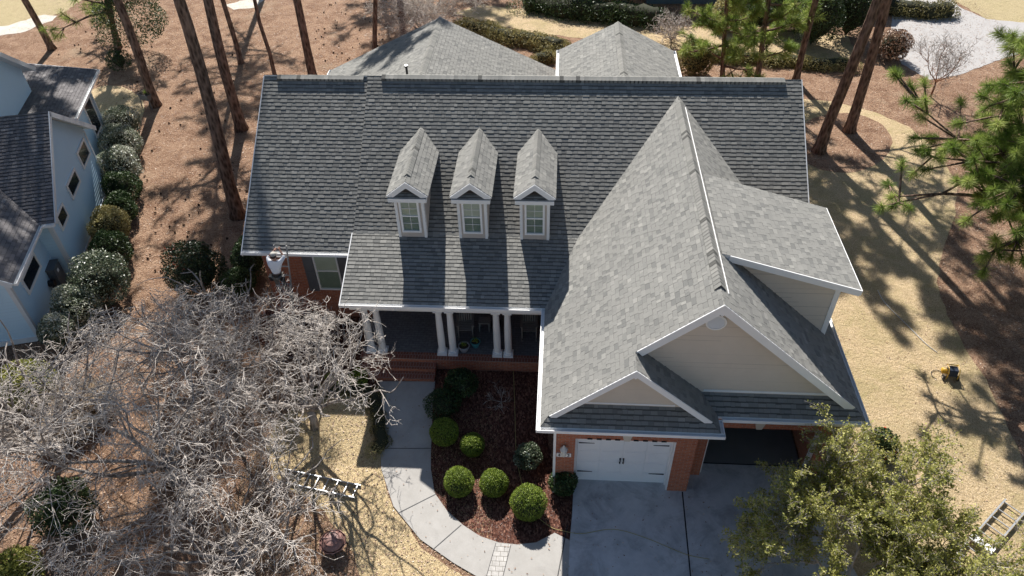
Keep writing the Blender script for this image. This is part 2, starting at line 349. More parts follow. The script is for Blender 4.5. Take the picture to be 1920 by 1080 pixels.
rl = pp((1505, 185), (1560, 190), (1640, 210), (1705, 238), (1760, 285), (1795, 345), (1790, 410), (1765, 480), (1757, 530), (1775, 590), (1808, 650), (1850, 710), (1890, 800), (1925, 880), (2050, 1000), (2100, 1300), (1480, 1300)) + [Vector((9.8, 0)), Vector((9.8, 14))]
sheet('side_lawn', rl, M['lawn'], .004, .05)
isl = [at(1580+92*math.cos(a), 268+56*math.sin(a)) for a in np.linspace(0, 2*math.pi, 40, endpoint=False)]
sheet('pine_island', isl, M['straw'], .012, .05)
sheet('front_lawn', pp((565, 755), (640, 742), (705, 740), (714, 870), (735, 950), (790, 1025), (880, 1090), (960, 1200), (700, 1200), (665, 1040), (610, 960), (520, 900), (495, 840), (520, 790)), M['lawn2'], .004, .05)
sheet('corner_lawn', [at(208+62*math.cos(a), 205+45*math.sin(a)) for a in np.linspace(0, 2*math.pi, 30, endpoint=False)], M['lawn'], .004, .06)
sheet('far_lawn', pp((-200, 60), (0, 52), (60, 42), (120, 22), (175, -12), (200, -60), (-300, -60)), M['palelawn'], .004, .1)
sheet('sand_path', pp((-200, 70), (0, 66), (40, 62), (95, 40), (110, 30), (80, 28), (30, 44), (0, 50), (-200, 58)), M['sand'], .010, .12)
sheet('back_lawn', pp((850, 26), (905, 40), (1000, 62), (1100, 72), (1180, 85), (1290, 95), (1420, 110), (1610, 110), (1590, 66), (1440, 58), (1300, 52), (1120, 40), (1000, 20), (900, 8)), M['lawn'], .004, .1)
sheet('far_field', pp((1780, -5), (1850, 36), (1920, 48), (2300, 60), (2400, -80), (1800, -60)), M['palelawn'], .004, .1)
sheet('gravel_road', pp((1655, -20), (1672, 30), (1668, 75), (1690, 120), (1745, 150), (1800, 140), (1880, 110), (1935, 95), (2400, 90), (2400, 50), (1935, 44), (1850, 36), (1800, 14), (1775, -12)), M['road'], .010, .05)
sheet('sand_patch', pp((420, 10), (450, 2), (500, -5), (480, 14), (440, 18)), M['sand'], .006, .08)
wk = pp((712, 716), (711, 800), (715, 880), (738, 950), (788, 1012), (850, 1056), (900, 1085), (960, 1110)) + [Vector((2.2, -4.6)), Vector((2.3, -1.8))] + pp((1040, 1000), (1005, 1018), (970, 1022), (935, 1018), (900, 1006), (868, 985), (838, 958), (815, 925), (808, 880), (808, 850), (812, 760), (816, 716))
sheet('walkway', wk, M['walk'], .030, 0)
sheet('driveway', [Vector(p) for p in ((2.3, -1.8), (2.37, -.9), (2.42, .35), (5.6, .35), (5.6, .02), (5.83, .02), (5.85, .62), (6.1, 1.05), (9.7, 1.05), (9.75, -.6), (10.4, -3), (11.4, -9), (2.0, -9), (2.2, -4.6))], M['drive'], .036, 0, step=2)
bed = [Vector((-2.38, 4.2)), Vector((1.78, 4.2)), Vector((1.78, .02)), Vector((2.5, .02)), Vector((2.44, -.7)), Vector((2.32, -1.75))] + pp((1040, 1002), (1005, 1020), (970, 1024), (935, 1020), (898, 1008), (866, 988), (835, 960), (812, 927), (806, 880), (806, 850), (810, 760), (814, 716))
sheet('mulch_bed', bed, M['mulch'], .018, .02)
sheet('side_mulch_bed', [Vector(p) for p in ((-9.6, 6.9), (-9.3, 5.3), (-7.5, 4.4), (-5, 3.6), (-4.35, 3.2), (-4.3, 4.3), (-5, 6.9))], M['mulch'], .012, .05)
sheet('paver_strip', pp((930, 1019), (958, 1022)) + [at(942, 1085), at(912, 1082)], M['cobble'], .034, 0)
def groove(p, q, name='control_joint', wd=.014):
    d = (q-p).normalized(); s_ = Vector((-d.y, d.x, 0))*wd
    sheet(name, [p+s_, q+s_, q-s_, p-s_], M['dark'], .0405, 0, step=.5)
groove(Vector((5.72, -.02, 0)), Vector((5.5, -9, 0)), wd=.02)
groove(at(1064, 985), at(1044, 1090)); groove(at(747, 963), at(818, 927), wd=.01); groove(at(810, 1033), at(865, 985), wd=.01)
groove(at(930, 1019), at(912, 1082), wd=.008); groove(at(958, 1022), at(942, 1085), wd=.008); groove(at(711, 842), at(808, 842), wd=.009)
groove(Vector((5.83, 1.06, 0)), Vector((9.7, 1.06, 0)), wd=.02)
# ------------------------------------------------------------------ shingles
def clip(sub, pol):
    out = sub; n = len(pol)
    for i in range(n):
        a, b = pol[i], pol[(i+1) % n]; inp = out; out = []
        if not inp: return []
        ex, ey = b[0]-a[0], b[1]-a[1]
        sd = [ex*(p[1]-a[1])-ey*(p[0]-a[0]) for p in inp]
        for k in range(len(inp)):
            p, q, s0, s1 = inp[k-1], inp[k], sd[k-1], sd[k]
            if s1 >= -1e-9:
                if s0 < -1e-9: t = s0/(s0-s1); out.append((p[0]+(q[0]-p[0])*t, p[1]+(q[1]-p[1])*t))
                out.append(q)
            elif s0 >= -1e-9: t = s0/(s0-s1); out.append((p[0]+(q[0]-p[0])*t, p[1]+(q[1]-p[1])*t))
    return out
def courses(mb, O, U, W, poly, e=.145, tab=(.11, .27), h0=.0055, h1=.0135, tooth=.006, tones=True, mi=0, jog=.012, over=0, gap=0., band=0.):
    """lays overlapping courses on the plane O + u*U + w*W inside the convex polygon poly[(u, w)] ; each shingle tab is its own wedge"""
    O, U, W = Vector(O), Vector(U).normalized(), Vector(W).normalized(); N = U.cross(W)
    area = sum(poly[i][0]*poly[(i+1) % len(poly)][1]-poly[(i+1) % len(poly)][0]*poly[i][1] for i in range(len(poly)))
    if area < 0: poly = poly[::-1]
    us = [p[0] for p in poly]; ws = [p[1] for p in poly]
    r0 = math.floor(min(ws)/e); r1 = math.ceil(max(ws)/e)
    for r in range(r0, r1+1):
        w0, w1 = r*e-over, (r+1)*e
        u = min(us)-random.random()*tab[1]; k = random.randint(0, 1)
        while u < max(us):
            wd = random.uniform(*tab); k ^= 1
            up = (tooth if k else 0)*random.uniform(.6, 1.2)
            lo = w0-(random.uniform(0, jog) if k else 0)
            if band:  # dark strip at course top paints in shade under the next butt
                wb = w1-band*random.uniform(.7, 1.3); qb = clip([(u, wb), (u+wd-gap, wb), (u+wd-gap, w1), (u, w1)], poly)
                if len(qb) > 2: mb.face([O+U*p[0]+W*p[1]+N*(h0+(h1+up-h0)*(1-(p[1]-lo)/(w1-lo))) for p in qb], .01, mi)
            else: wb = w1
            q = clip([(u, lo), (u+wd-gap, lo), (u+wd-gap, wb), (u, wb)], poly); u += wd
            if len(q) < 3: continue
            t = min(1, max(.05, random.gauss(.5 if k else .36, .22))) if tones else .5
            f = lambda p: h0+(h1+up-h0)*(1-(p[1]-lo)/(w1-lo))
            top = [O+U*p[0]+W*p[1]+N*f(p) for p in q]; mb.face(top, t, mi)
            for i in range(len(q)):
                a, b = q[i], q[(i+1) % len(q)]
                if abs(a[1]-b[1]) < 1e-6 and abs(a[1]-lo) < 1e-6 or abs(a[0]-b[0]) < 1e-6 and up > 0:
                    mb.face([O+U*a[0]+W*a[1], O+U*b[0]+W*b[1], top[(i+1) % len(q)], top[i]], max(0, t-.1), mi)
class Plane:
    """roof plane z = z0 + gx*(x-x0) + gy*(y-y0); exactly one of gx, gy is non-zero"""
    def __init__(s, z0, x0, y0, gx=0, gy=0): s.a = (z0, x0, y0, gx, gy)
    def z(s, x, y): z0, x0, y0, gx, gy = s.a; return z0+gx*(x-x0)+gy*(y-y0)
    def p(s, x, y, d=0): return Vector((x, y, s.z(x, y)+d))
    def basis(s):
        z0, x0, y0, gx, gy = s.a; W = Vector((gx, gy, gx*gx+gy*gy)).normalized(); hz = Vector((gx, gy, 0)).normalized(); U = Vector((hz.y, -hz.x, 0)); return Vector((x0, y0, z0)), U, W
    def roof(s, mb, deck, plan, th=.10, **kw):
        O, U, W = s.basis(); N = U.cross(W)
        poly = [((s.p(x, y)-O).dot(U), (s.p(x, y)-O).dot(W)) for x, y in plan]
        courses(mb, O, U, W, poly, gap=.006, **{'band': .046 if s.a[4] > 0 else .012, **kw}); mb.face([O+U*a+W*b+N*.001 for a, b in poly], 0.)  # printed shingle band, painted wider as shade on slopes facing away from sun
        lo = [s.p(x, y)-N*.001-Vector((0, 0, th)) for x, y in plan]; hi = [s.p(x, y)-N*.001 for x, y in plan]
        deck.hexa(lo, hi)
def caps(mb, p0, p1, na, nb, half=.15, e=.14, lift=.02, th=.012, taper=True, drop=0):
    """overlapping cap shingles folded over a ridge; na and nb point down the two slopes"""
    p0, p1, na, nb = Vector(p0), Vector(p1), Vector(na).normalized(), Vector(nb).normalized(); L = (p1-p0).length; d = (p1-p0)/L
    up = -(na+nb).normalized() if (na+nb).length > .05 else Vector((0, 0, 1)); n = max(1, round(L/e)); e = L/n
    for k in range(n):
        t = min(1, max(0, random.gauss(.5, .25))); a = p0+d*e*k; b = p0+d*min(L, e*(k+1.25)); ha, hb = lift+th, lift
        L3 = lambda c, h: [c+na*half+up*h*.6, c+na*half*.35+up*(h-.004), c+up*h+up*.004, c+nb*half*.35+up*(h-.004), c+nb*half+up*h*.6]
        A, B = L3(a, ha), L3(b, hb)
        for i in range(4): mb.face([A[i], A[i+1], B[i+1], B[i]], t)
        lowA = [q-up*(th+lift+drop) for q in A]
        for i in range(4): mb.face([lowA[i], lowA[i+1], A[i+1], A[i]], max(0, t-.2))
        mb.face([lowA[0], A[0], B[0], B[0]-up*(lift+th+drop)], t); mb.face([A[4], lowA[4], B[4]-up*(lift+th+drop), B[4]], t)
def gutter(mb, p0, p1, out, w=.12, h=.11):
    """open K gutter hung along an eave; out points away from the roof"""
    p0, p1, o = Vector(p0), Vector(p1), Vector(out).normalized(); z = Vector((0, 0, 1)); d = (p1-p0).normalized(); t = .006
    def bx(a0, a1, b0, b1):
        q = [(a0, b0), (a1, b0), (a1, b1), (a0, b1)]; mb.hexa([p0+o*i+z*j for i, j in q], [p1+o*i+z*j for i, j in q])
    bx(0, t, -h, 0); bx(t, w-t, -h, -h+t); bx(w-t, w, -h, -.0); bx(w-.02, w-t, -.012, -.004)
    for a, b in ((p0, p0+d*t), (p1-d*t, p1)):
        q = [(t, -h), (w-t, -h), (w-t, -.004), (t, -.004)]; mb.hexa([a+o*i+z*j for i, j in q], [b+o*i+z*j for i, j in q])
# ------------------------------------------------------------------ the brick house
H = empty('brick_house', (2, 6, 0), 'red brick house with grey shingle roof, three dormers and white porch columns', 'house')
def hb(mb, name, mats, parent=H, **kw): return mb.build(name, mats, parent, local=False, **kw)
YR, ZR, MM = 11.68, 7.822, .693; XL, XS, XR = -9.10, -5.26, 10.07; YB = 6.79
ZB = ZR-MM*(YR-YB); ZE = 3.522; MP = (ZB-ZE)/(YB-4.27); XE0, XE1, XE2, XG, ZG = 1.384, 6.236, 10.2, 5.81, 7.445; MG = (ZG-ZE)/(XG-XE0); MR = (ZG-ZE)/(XE2-XG)
main = Plane(ZR, 0, YR, gy=MM); left = Plane(ZR-.05, 0, YR, gy=MM); porch = Plane(ZE, 0, 4.27, gy=MP); rear = Plane(ZR, 0, YR, gy=-MM)
gl_, gr_ = Plane(ZE, XE0, 0, gx=MG), Plane(ZE, XE2, 0, gx=-MR); s1 = Plane(ZE, 0, -.45, gy=.78); s2 = Plane(ZE, 0, .134, gy=.70)
XM = (XE0+XE1)/2; ZS = ZE+MG*(XM-XE0); sr = Plane(ZE, XE1, 0, gx=-MG)
vy = lambda x, g=gl_: YR-(ZR-g.z(x, 0))/MM
mb, dk = MB(), MB()
main.roof(mb, dk, [(XS, YB), (2.41, YB), (XG, vy(XG)), (XG, YR), (XS, YR)]); main.roof(mb, dk, [(XG, vy(XG)), (XE2-.13, vy(XE2-.13, gr_)), (XR, YR), (XG, YR)])
hb(mb, 'main_roof', M['shingle']); hb(dk, 'roof_deck', M['white'])
mb, dk = MB(), MB(); left.roof(mb, dk, [(XL, 6.24), (XS, 6.24), (XS, YR), (XL, YR)]); hb(mb, 'left_roof', M['shingle']); hb(dk, 'roof_deck', M['white'])
mb, dk = MB(), MB(); rear.roof(mb, dk, [(XL, YR), (XR, YR), (XR, 16.6), (XL, 16.6)]); hb(mb, 'rear_roof', M['shingle']); hb(dk, 'roof_deck', M['white'])
mb, dk = MB(), MB(); porch.roof(mb, dk, [(XS-.03, 4.27), (XE0, 4.27), (2.41, YB), (XS-.03, YB)]); hb(mb, 'porch_roof', M['shingle']); hb(dk, 'roof_deck', M['white'])
mb, dk = MB(), MB()
gl_.roof(mb, dk, [(XE0, .42), (XE0, 4.27), (2.41, YB), (XG, vy(XG)), (XG, .42)]); gl_.roof(mb, dk, [(XE0, -.22), (XE0, .42), (XM, .42), (XM, -.22)]); gl_.roof(mb, dk, [(XE0, -.45), (XE0, -.22), (1.586, -.22)])
gr_.roof(mb, dk, [(XE2, .42), (XE2, 5.45), (XG, vy(XG)), (XG, .42)]); gr_.roof(mb, dk, [(9.976, .42), (XE2, .134), (XE2, .42)])
sr.roof(mb, dk, [(XM, -.22), (XM, .7), (5.79, .7), (XE1, .134), (XE1, -.22)]); sr.roof(mb, dk, [(6.034, -.22), (XE1, -.45), (XE1, -.22)])
s1.roof(mb, dk, [(XE0, -.45), (XE1, -.45), (5.752, .1), (1.868, .1)]); s2.roof(mb, dk, [(XE1, .134), (XE2, .134), (9.757, .7), (5.79, .7)])
hb(mb, 'garage_roof', M['shingle']); hb(dk, 'roof_deck', M['white'])
# side wing with the low pitched roof
SX0, SX1, SY0, SY1 = 6.12, 10.13, 2.72, 6.62; SZ0 = gr_.z(SX0, 0)+.01; SM = .30; sh = Plane(SZ0, SX0, 0, gx=-SM)
mb, dk = MB(), MB(); sh.roof(mb, dk, [(SX0, SY0), (SX1, SY0), (SX1, SY1), (SX0, SY1)], th=.14); hb(mb, 'wing_roof', M['shingle']); hb(dk, 'roof_deck', M['white'])
mb = MB(); XW = 9.68; zt = lambda x: sh.z(x, 0)-.14; zb = lambda x: gr_.z(x, 0)-.05
courses(mb, (SX0+.2, 3.02, 3.9), (1, 0, 0), (0, 0, 1), [(0, zb(SX0+.2)-3.9), (XW-SX0-.2, zb(XW)-3.9), (XW-SX0-.2, zt(XW)-3.9), (0, zt(SX0+.2)-3.9)], e=.17, tab=(3, 5), h0=.004, h1=.034, tooth=0, jog=0, band=.028)
courses(mb, (XW, 3.02, 3.5), (0, 1, 0), (0, 0, 1), [(0, zb(XW)-3.5), (3.3, zb(XW)-3.5), (3.3, zt(XW)-3.5), (0, zt(XW)-3.5)], e=.17, tab=(3, 5), h0=.004, h1=.034, tooth=0, jog=0, band=.028)
mb.hexa([(SX0+.2, 3.03, zb(SX0+.2)), (XW-.01, 3.03, zb(XW)), (XW-.01, 6.3, zb(XW)), (SX0+.2, 6.3, zb(SX0+.2))], [(SX0+.2, 3.03, zt(SX0+.2)), (XW-.01, 3.03, zt(XW)), (XW-.01, 6.3, zt(XW)), (SX0+.2, 6.3, zt(SX0+.2))])
hb(mb, 'wing_wall', M['siding'])
mb = MB(); mb.box((XW-.12, 2.985, zb(XW)-.02), (XW+.03, 3.10, zt(XW))); mb.beam(sh.p(SX0+.25, SY0-.015, .02), sh.p(SX1+.02, SY0-.015, .02), .03, .20, (0, 1, 0), drop=True)
mb.beam(sh.p(SX1+.015, SY0, .01), sh.p(SX1+.015, SY1, .01), .03, .18, (1, 0, 0), drop=True); hb(mb, 'wing_trim', M['white'])
# gable walls of the garage wing
mb = MB(); zt = lambda x, k: (gl_.z(x, 0) if x < k else 0)
courses(mb, (5.81, .7, 3.9), (1, 0, 0), (0, 0, 1), [(-3.4, .0), (3.95, .0), (0, 3.44), (-2.1, 1.56)], e=.17, tab=(3, 5), h0=.004, h1=.034, tooth=0, jog=0, band=.028)
mb.hexa([(1.9, .72, 3.5), (9.75, .72, 3.5), (9.75, .9, 3.5), (1.9, .9, 3.5)], [(5.71, .72, 7.3), (5.91, .72, 7.3), (5.91, .9, 7.3), (5.71, .9, 7.3)]); hb(mb, 'upper_gable_wall', M['siding'])
mb = MB(); courses(mb, (XM, .1, 3.93), (1, 0, 0), (0, 0, 1), [(-1.86, 0), (1.86, 0), (0, 1.65)], e=.17, tab=(3, 5), h0=.004, h1=.034, tooth=0, jog=0, band=.028)
mb.hexa([(1.95, .12, 3.5), (5.67, .12, 3.5), (5.67, .3, 3.5), (1.95, .3, 3.5)], [(XM-.08, .12, 5.5), (XM+.08, .12, 5.5), (XM+.08, .3, 5.5), (XM-.08, .3, 5.5)]); hb(mb, 'lower_gable_wall', M['siding'])
# bargeboards, frieze, flashing
mb = MB()
def rake(pa, pb, y, wd=.20): mb.beam((pa[0], y-.015, pa[1]+.01), (pb[0], y-.015, pb[1]+.01), .03, wd, (0, 1, 0), drop=True)
rake((XG, ZG), (3.86, gl_.z(3.86, 0)), .42, .22); rake((XG, ZG), (9.93, gr_.z(9.93, 0)), .42, .22); rake((XM, ZS), (1.62, gl_.z(1.62, 0)), -.22, .17); rake((XM, ZS), (6.02, sr.z(6.02, 0)), -.22, .17)
mb.beam((2.6, .085, 3.975), (5.02, .085, 3.975), .03, .07, (0, 1, 0)); mb.beam((5.86, .685, 3.96), (9.4, .685, 3.96), .03, .08, (0, 1, 0))
for x, y, z, k in ((XG, .42, ZG, 1.25), (XM, -.22, ZS, 1.)):
    P_ = [(x-.15*k, z-.13*k), (x, z-.30*k), (x+.15*k, z-.13*k), (x, z+.012)]; mb.hexa([(a, y-.034, b) for a, b in P_], [(a, y+.0, b) for a, b in P_])
hb(mb, 'bargeboard', M['white'])
# gable vents
def disc_vent(x, y, z, r, name, mat, ry=None):
    ry = ry or r*.95; m_ = MB(); N_ = 28
    ring = lambda k, yy: [(x+r*k*math.cos(a), yy, z+ry*k*math.sin(a)) for a in np.linspace(0, 2*math.pi, N_, endpoint=False)]
    A, B, Cc = ring(1, y-.05), ring(.84, y-.05), ring(.82, y-.02)
    for i in range(N_):
        j = (i+1) % N_; m_.face([A[i], B[i], B[j], A[j]]); m_.face([B[i], Cc[i], Cc[j], B[j]]); m_.face([A[i], A[j], (A[j][0], y+.02, A[j][2]), (A[i][0], y+.02, A[i][2])])
    m_.face(Cc[::-1])
    for k in range(-4, 5):
        hz = k*ry*.17; hw = r*.8*math.sqrt(max(0, 1-(hz/ry/.86)**2)); m_.hexa([(x-hw, y-.045, z+hz-.02), (x+hw, y-.045, z+hz-.02), (x+hw, y-.018, z+hz+.012), (x-hw, y-.018, z+hz+.012)], [(x-hw, y-.045, z+hz-.012), (x+hw, y-.045, z+hz-.012), (x+hw, y-.018, z+hz+.02), (x-hw, y-.018, z+hz+.02)])
    return hb(m_, name, mat)
disc_vent(5.78, .69, 6.60, .265, 'gable_vent', M['white']); disc_vent(XM, .09, 5.33, .19, 'gable_vent', M['gablegrey'], .12)
# ridges
mb = MB(); dn = Vector((0, -1, -MM)); bk = Vector((0, 1, -MM))
fl, fb = Vector((0, -1, -.28)), Vector((0, 1, -.28)); caps(mb, (-8.6, YR, ZR-.03), (-5.42, YR, ZR-.03), fl, fb, .17, .145, .03, .012, drop=.05); caps(mb, (XL, YR, ZR-.05), (-8.6, YR, ZR-.05), dn, bk, .14, .145, .004, .01)
caps(mb, (-4.75, YR, ZR+.02), (9.5, YR, ZR+.02), fl, fb, .18, .145, .03, .012, drop=.06); caps(mb, (-5.3, YR, ZR), (-4.75, YR, ZR), dn, bk, .14, .145, .004, .01); caps(mb, (9.5, YR, ZR), (XR, YR, ZR), dn, bk, .14, .145, .004, .01)
hb(mb, 'ridge_cap', M['cap'])
mb = MB(); a, b = Vector((-1, 0, -MG)), Vector((1, 0, -MR))
caps(mb, (XG, 1.05, ZG), (XG, 10.7, ZG), a, b, .19, .145, .06, .014); caps(mb, (XG, .42, ZG), (XG, 1.05, ZG), a, b, .14, .145, .004, .012); caps(mb, (XG, 10.7, ZG), (XG, vy(XG), ZG), a, b, .14, .145, .004, .012)
hb(mb, 'ridge_cap', M['cap']); mb = MB(); caps(mb, (XM, -.22, ZS), (XM, .66, ZS), a, Vector((1, 0, -MG)), .15, .14, .004, .012)
hb(mb, 'ridge_cap', M['cap'])
mb = MB(); mb.beam((XG+.215, 1.0, ZG-.165), (XG+.215, 10.6, ZG-.165), .02, .035, (1, 0, 0)); hb(mb, 'ridge_vent_edge', M['white'])
# gutters and downspouts
mb = MB()
gutter(mb, (XL, 6.24, left.z(0, 6.24)), (XS-.03, 6.24, left.z(0, 6.24)), (0, -1, 0)); gutter(mb, (XS-.06, 4.27, ZE), (XE0-.12, 4.27, ZE), (0, -1, 0)); gutter(mb, (XE0, -.57, ZE), (XE0, 4.27, ZE), (-1, 0, 0))
gutter(mb, (XE0, -.45, ZE), (XE1+.12, -.45, ZE), (0, -1, 0)); gutter(mb, (XE1, -.45, ZE), (XE1, .02, ZE), (1, 0, 0)); gutter(mb, (XE1+.12, .134, ZE), (XE2+.12, .134, ZE), (0, -1, 0)); gutter(mb, (XE2, .134, ZE), (XE2, 5.6, ZE), (1, 0, 0))
mb.beam(left.p(XL-.02, 6.1, .02), left.p(XL-.02, YR, .02), .03, .16, (1, 0, 0), drop=True); mb.beam(porch.p(XS-.05, 4.2, .02), porch.p(XS-.05, YB, .02), .03, .14, (1, 0, 0), drop=True); mb.beam(main.p(XR+.02, 5.6, .02), main.p(XR+.02, YR, .02), .03, .16, (1, 0, 0), drop=True)
hb(mb, 'gutter', M['white'])
def spout(x, y, ztop, zbot, ex):
    m_ = MB(); m_.beam((x, y, zbot), (x, y, ztop), .075, .055, (1, 0, 0)); m_.beam((x, y, ztop), (ex[0], ex[1], ZE-.1), .075, .055, (1, 0, 0)); m_.beam((x, y, zbot+.04), (x, y-.22, zbot), .075, .055, (1, 0, 0)); hb(m_, 'downspout', M['white'])
spout(1.79, -.04, 3.15, .1, (1.5, -.45)); spout(5.90, .52, 3.2, .1, (6.2, .2)); spout(9.86, .5, 3.2, .1, (10.15, .2))
# brick walls
mb = MB()
mb.box((1.8, 0, 0), (2.38, .25, ZE-.1)); mb.box((5.25, 0, 0), (5.83, .25, ZE-.1)); mb.box((2.38, 0, 2.46), (5.25, .25, ZE-.1)); mb.box((5.58, .25, 0), (5.83, .6, ZE-.1))
mb.box((5.58, .6, 0), (6.3, .85, ZE-.1)); mb.box((6.3, .6, 2.45), (9.5, .85, ZE-.1)); mb.box((9.5, .6, 0), (9.8, .85, ZE-.1)); mb.box((9.55, .85, 0), (9.8, 16.2, ZE-.1)); mb.box((1.8, .25, 0), (2.05, 7.2, ZE-.1))
for k in range(9):
    if k != 4: mb.box((2.72+k*.262, -.03, 2.475), (2.86+k*.262, .0, 2.51), mi=1)  # dark blocks stand in for the shaded recesses in the brick row
hb(mb, 'garage_wall', [M['brick'], M['dark']])
mb = MB(); mb.box((-8.72, 6.7, .3), (-6.92, 6.95, 3.75)); mb.box((-6.0, 6.7, .3), (-4.9, 6.95, 3.75)); mb.box((-6.92, 6.7, .3), (-6.0, 6.95, 1.86)); mb.box((-6.92, 6.7, 3.66), (-6.0, 6.95, 3.75)); mb.box((-8.72, 6.95, .3), (-8.47, 16.2, 3.75)); mb.box((-5.15, 6.95, .3), (-4.9, 7.2, 3.75))
mb.box((-4.9, 7.2, .9), (-3.3, 7.45, 3.6)); mb.box((-2.3, 7.2, .9), (1.8, 7.45, 3.6)); mb.box((-3.3, 7.2, 3.1), (-2.3, 7.45, 3.6)); mb.box((-8.47, 16, .3), (9.55, 16.2, 4.4)); hb(mb, 'main_wall', M['brick'])
mb = MB(); mb.box((9.9, 5.65, .0), (9.95, 5.7, .01)); 
mb = MB(); gyb = lambda y: main.z(0, y)
for X in (9.8, -8.72):
    mb = MB(); mb.hexa([(X-.2 if X > 0 else X, 7.2, 3.4), (X if X > 0 else X+.2, 7.2, 3.4), (X if X > 0 else X+.2, 16.1, 3.4), (X-.2 if X > 0 else X, 16.1, 3.4)], [(X-.2 if X > 0 else X, 11.58, ZR-.2), (X if X > 0 else X+.2, 11.58, ZR-.2), (X if X > 0 else X+.2, 11.78, ZR-.2), (X-.2 if X > 0 else X, 11.78, ZR-.2)]); hb(mb, 'side_gable_wall', M['siding'])
# foundation vent, keystones
mb = MB(); mb.box((-7.62, 6.66, .60), (-7.22, 6.70, .76)); hb(mb, 'foundation_vent', M['dark'])
for x, y, z in ((3.84, -.05, 2.48), (7.64, .55, 2.47)):
    mb = MB(); mb.hexa([(x-.08, y, z), (x+.08, y, z), (x+.08, y+.06, z), (x-.08, y+.06, z)], [(x-.16, y, z+.33), (x+.16, y, z+.33), (x+.16, y+.06, z+.33), (x-.16, y+.06, z+.33)]); hb(mb, 'keystone', M['stone'])
# garage door in its frame
D = MB()
for r in range(4):
    for c in range(4):
        x0, z0 = 2.47+c*.676, .01+r*.53; D.box((x0, .27, z0), (x0+.672, .31, z0+.526)); D.box((x0+.06, .262, z0+.06), (x0+.612, .27, z0+.466))
gd = hb(D, 'garage_door', M['vinyl'])
mb = MB(); mb.box((2.38, .2, 0), (2.46, .3, 2.46)); mb.box((5.17, .2, 0), (5.25, .3, 2.46)); mb.box((2.46, .2, 2.14), (5.17, .3, 2.46)); mb.box((5.21, .02, 0), (5.248, .2, 2.45)); hb(mb, 'garage_door_frame', M['white'])
for x, sg in ((2.5, 1), (5.13, -1)):
    for z in (.5, 1.93):
        m_ = MB(); m_.hexa([(x, .25, z-.022), (x, .25, z+.022), (x, .262, z+.022), (x, .262, z-.022)], [(x+sg*.46, .25, z-.006), (x+sg*.46, .25, z+.006), (x+sg*.46, .262, z+.006), (x+sg*.46, .262, z-.006)]); hb(m_, 'strap_hinge', M['dark'], gd)
for x in (3.76, 3.86):
    m_ = MB(); m_.tube([(x, .26, 1.0), (x, .21, 1.03), (x, .21, 1.19), (x, .26, 1.22)], .016, 6); m_.box((x-.022, .25, .98), (x+.022, .262, 1.05)); m_.box((x-.022, .25, 1.17), (x+.022, .262, 1.24)); hb(m_, 'pull_handle', M['dark'], gd)
# open second garage bay
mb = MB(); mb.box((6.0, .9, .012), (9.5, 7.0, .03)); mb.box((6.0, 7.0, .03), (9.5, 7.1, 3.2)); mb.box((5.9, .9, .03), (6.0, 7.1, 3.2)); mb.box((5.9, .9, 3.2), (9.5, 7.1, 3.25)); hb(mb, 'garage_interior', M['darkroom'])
mb = MB(); mb.box((6.3, .7, 0), (6.36, .9, 2.45)); mb.box((9.44, .7, 0), (9.5, .9, 2.45)); mb.box((6.36, .7, 2.39), (9.44, .9, 2.45)); hb(mb, 'garage_opening_trim', M['white'])
# wall lantern and number plate
mb = MB(); mb.lathe((2.06, -.10, 1.74), [(.0, 0), (.06, .02), (.085, .1), (.1, .3), (.12, .32), (.05, .42), (.02, .5), (0, .52)], 10); mb.beam((2.06, 0, 2.0), (2.06, -.1, 2.12), .03, .03); hb(mb, 'wall_lantern', M['gablegrey'])
mb = MB(); mb.box((1.85, -.03, 1.60), (2.28, -.0, 1.76)); pl_ = hb(mb, 'number_plate', M['white'])
for ch, x in (('4', 1.93), ('3', 2.2)):
    fc = bpy.data.curves.new('digit', 'FONT'); fc.body = ch; fc.size = .17; fc.align_x = 'CENTER'; fc.align_y = 'CENTER'; fc.extrude = .004
    fo = bpy.data.objects.new('digit', fc); link(fo); dg = bpy.context.evaluated_depsgraph_get(); me = bpy.data.meshes.new_from_object(fo.evaluated_get(dg)); bpy.data.objects.remove(fo)
    me.transform(Matrix.Translation((x, -.036, 1.68)) @ Matrix.Rotation(math.pi/2, 4, 'X')); me.transform(wm(H).inverted()); me.materials.clear(); me.materials.append(M['dark']); link(bpy.data.objects.new('digit', me), pl_)
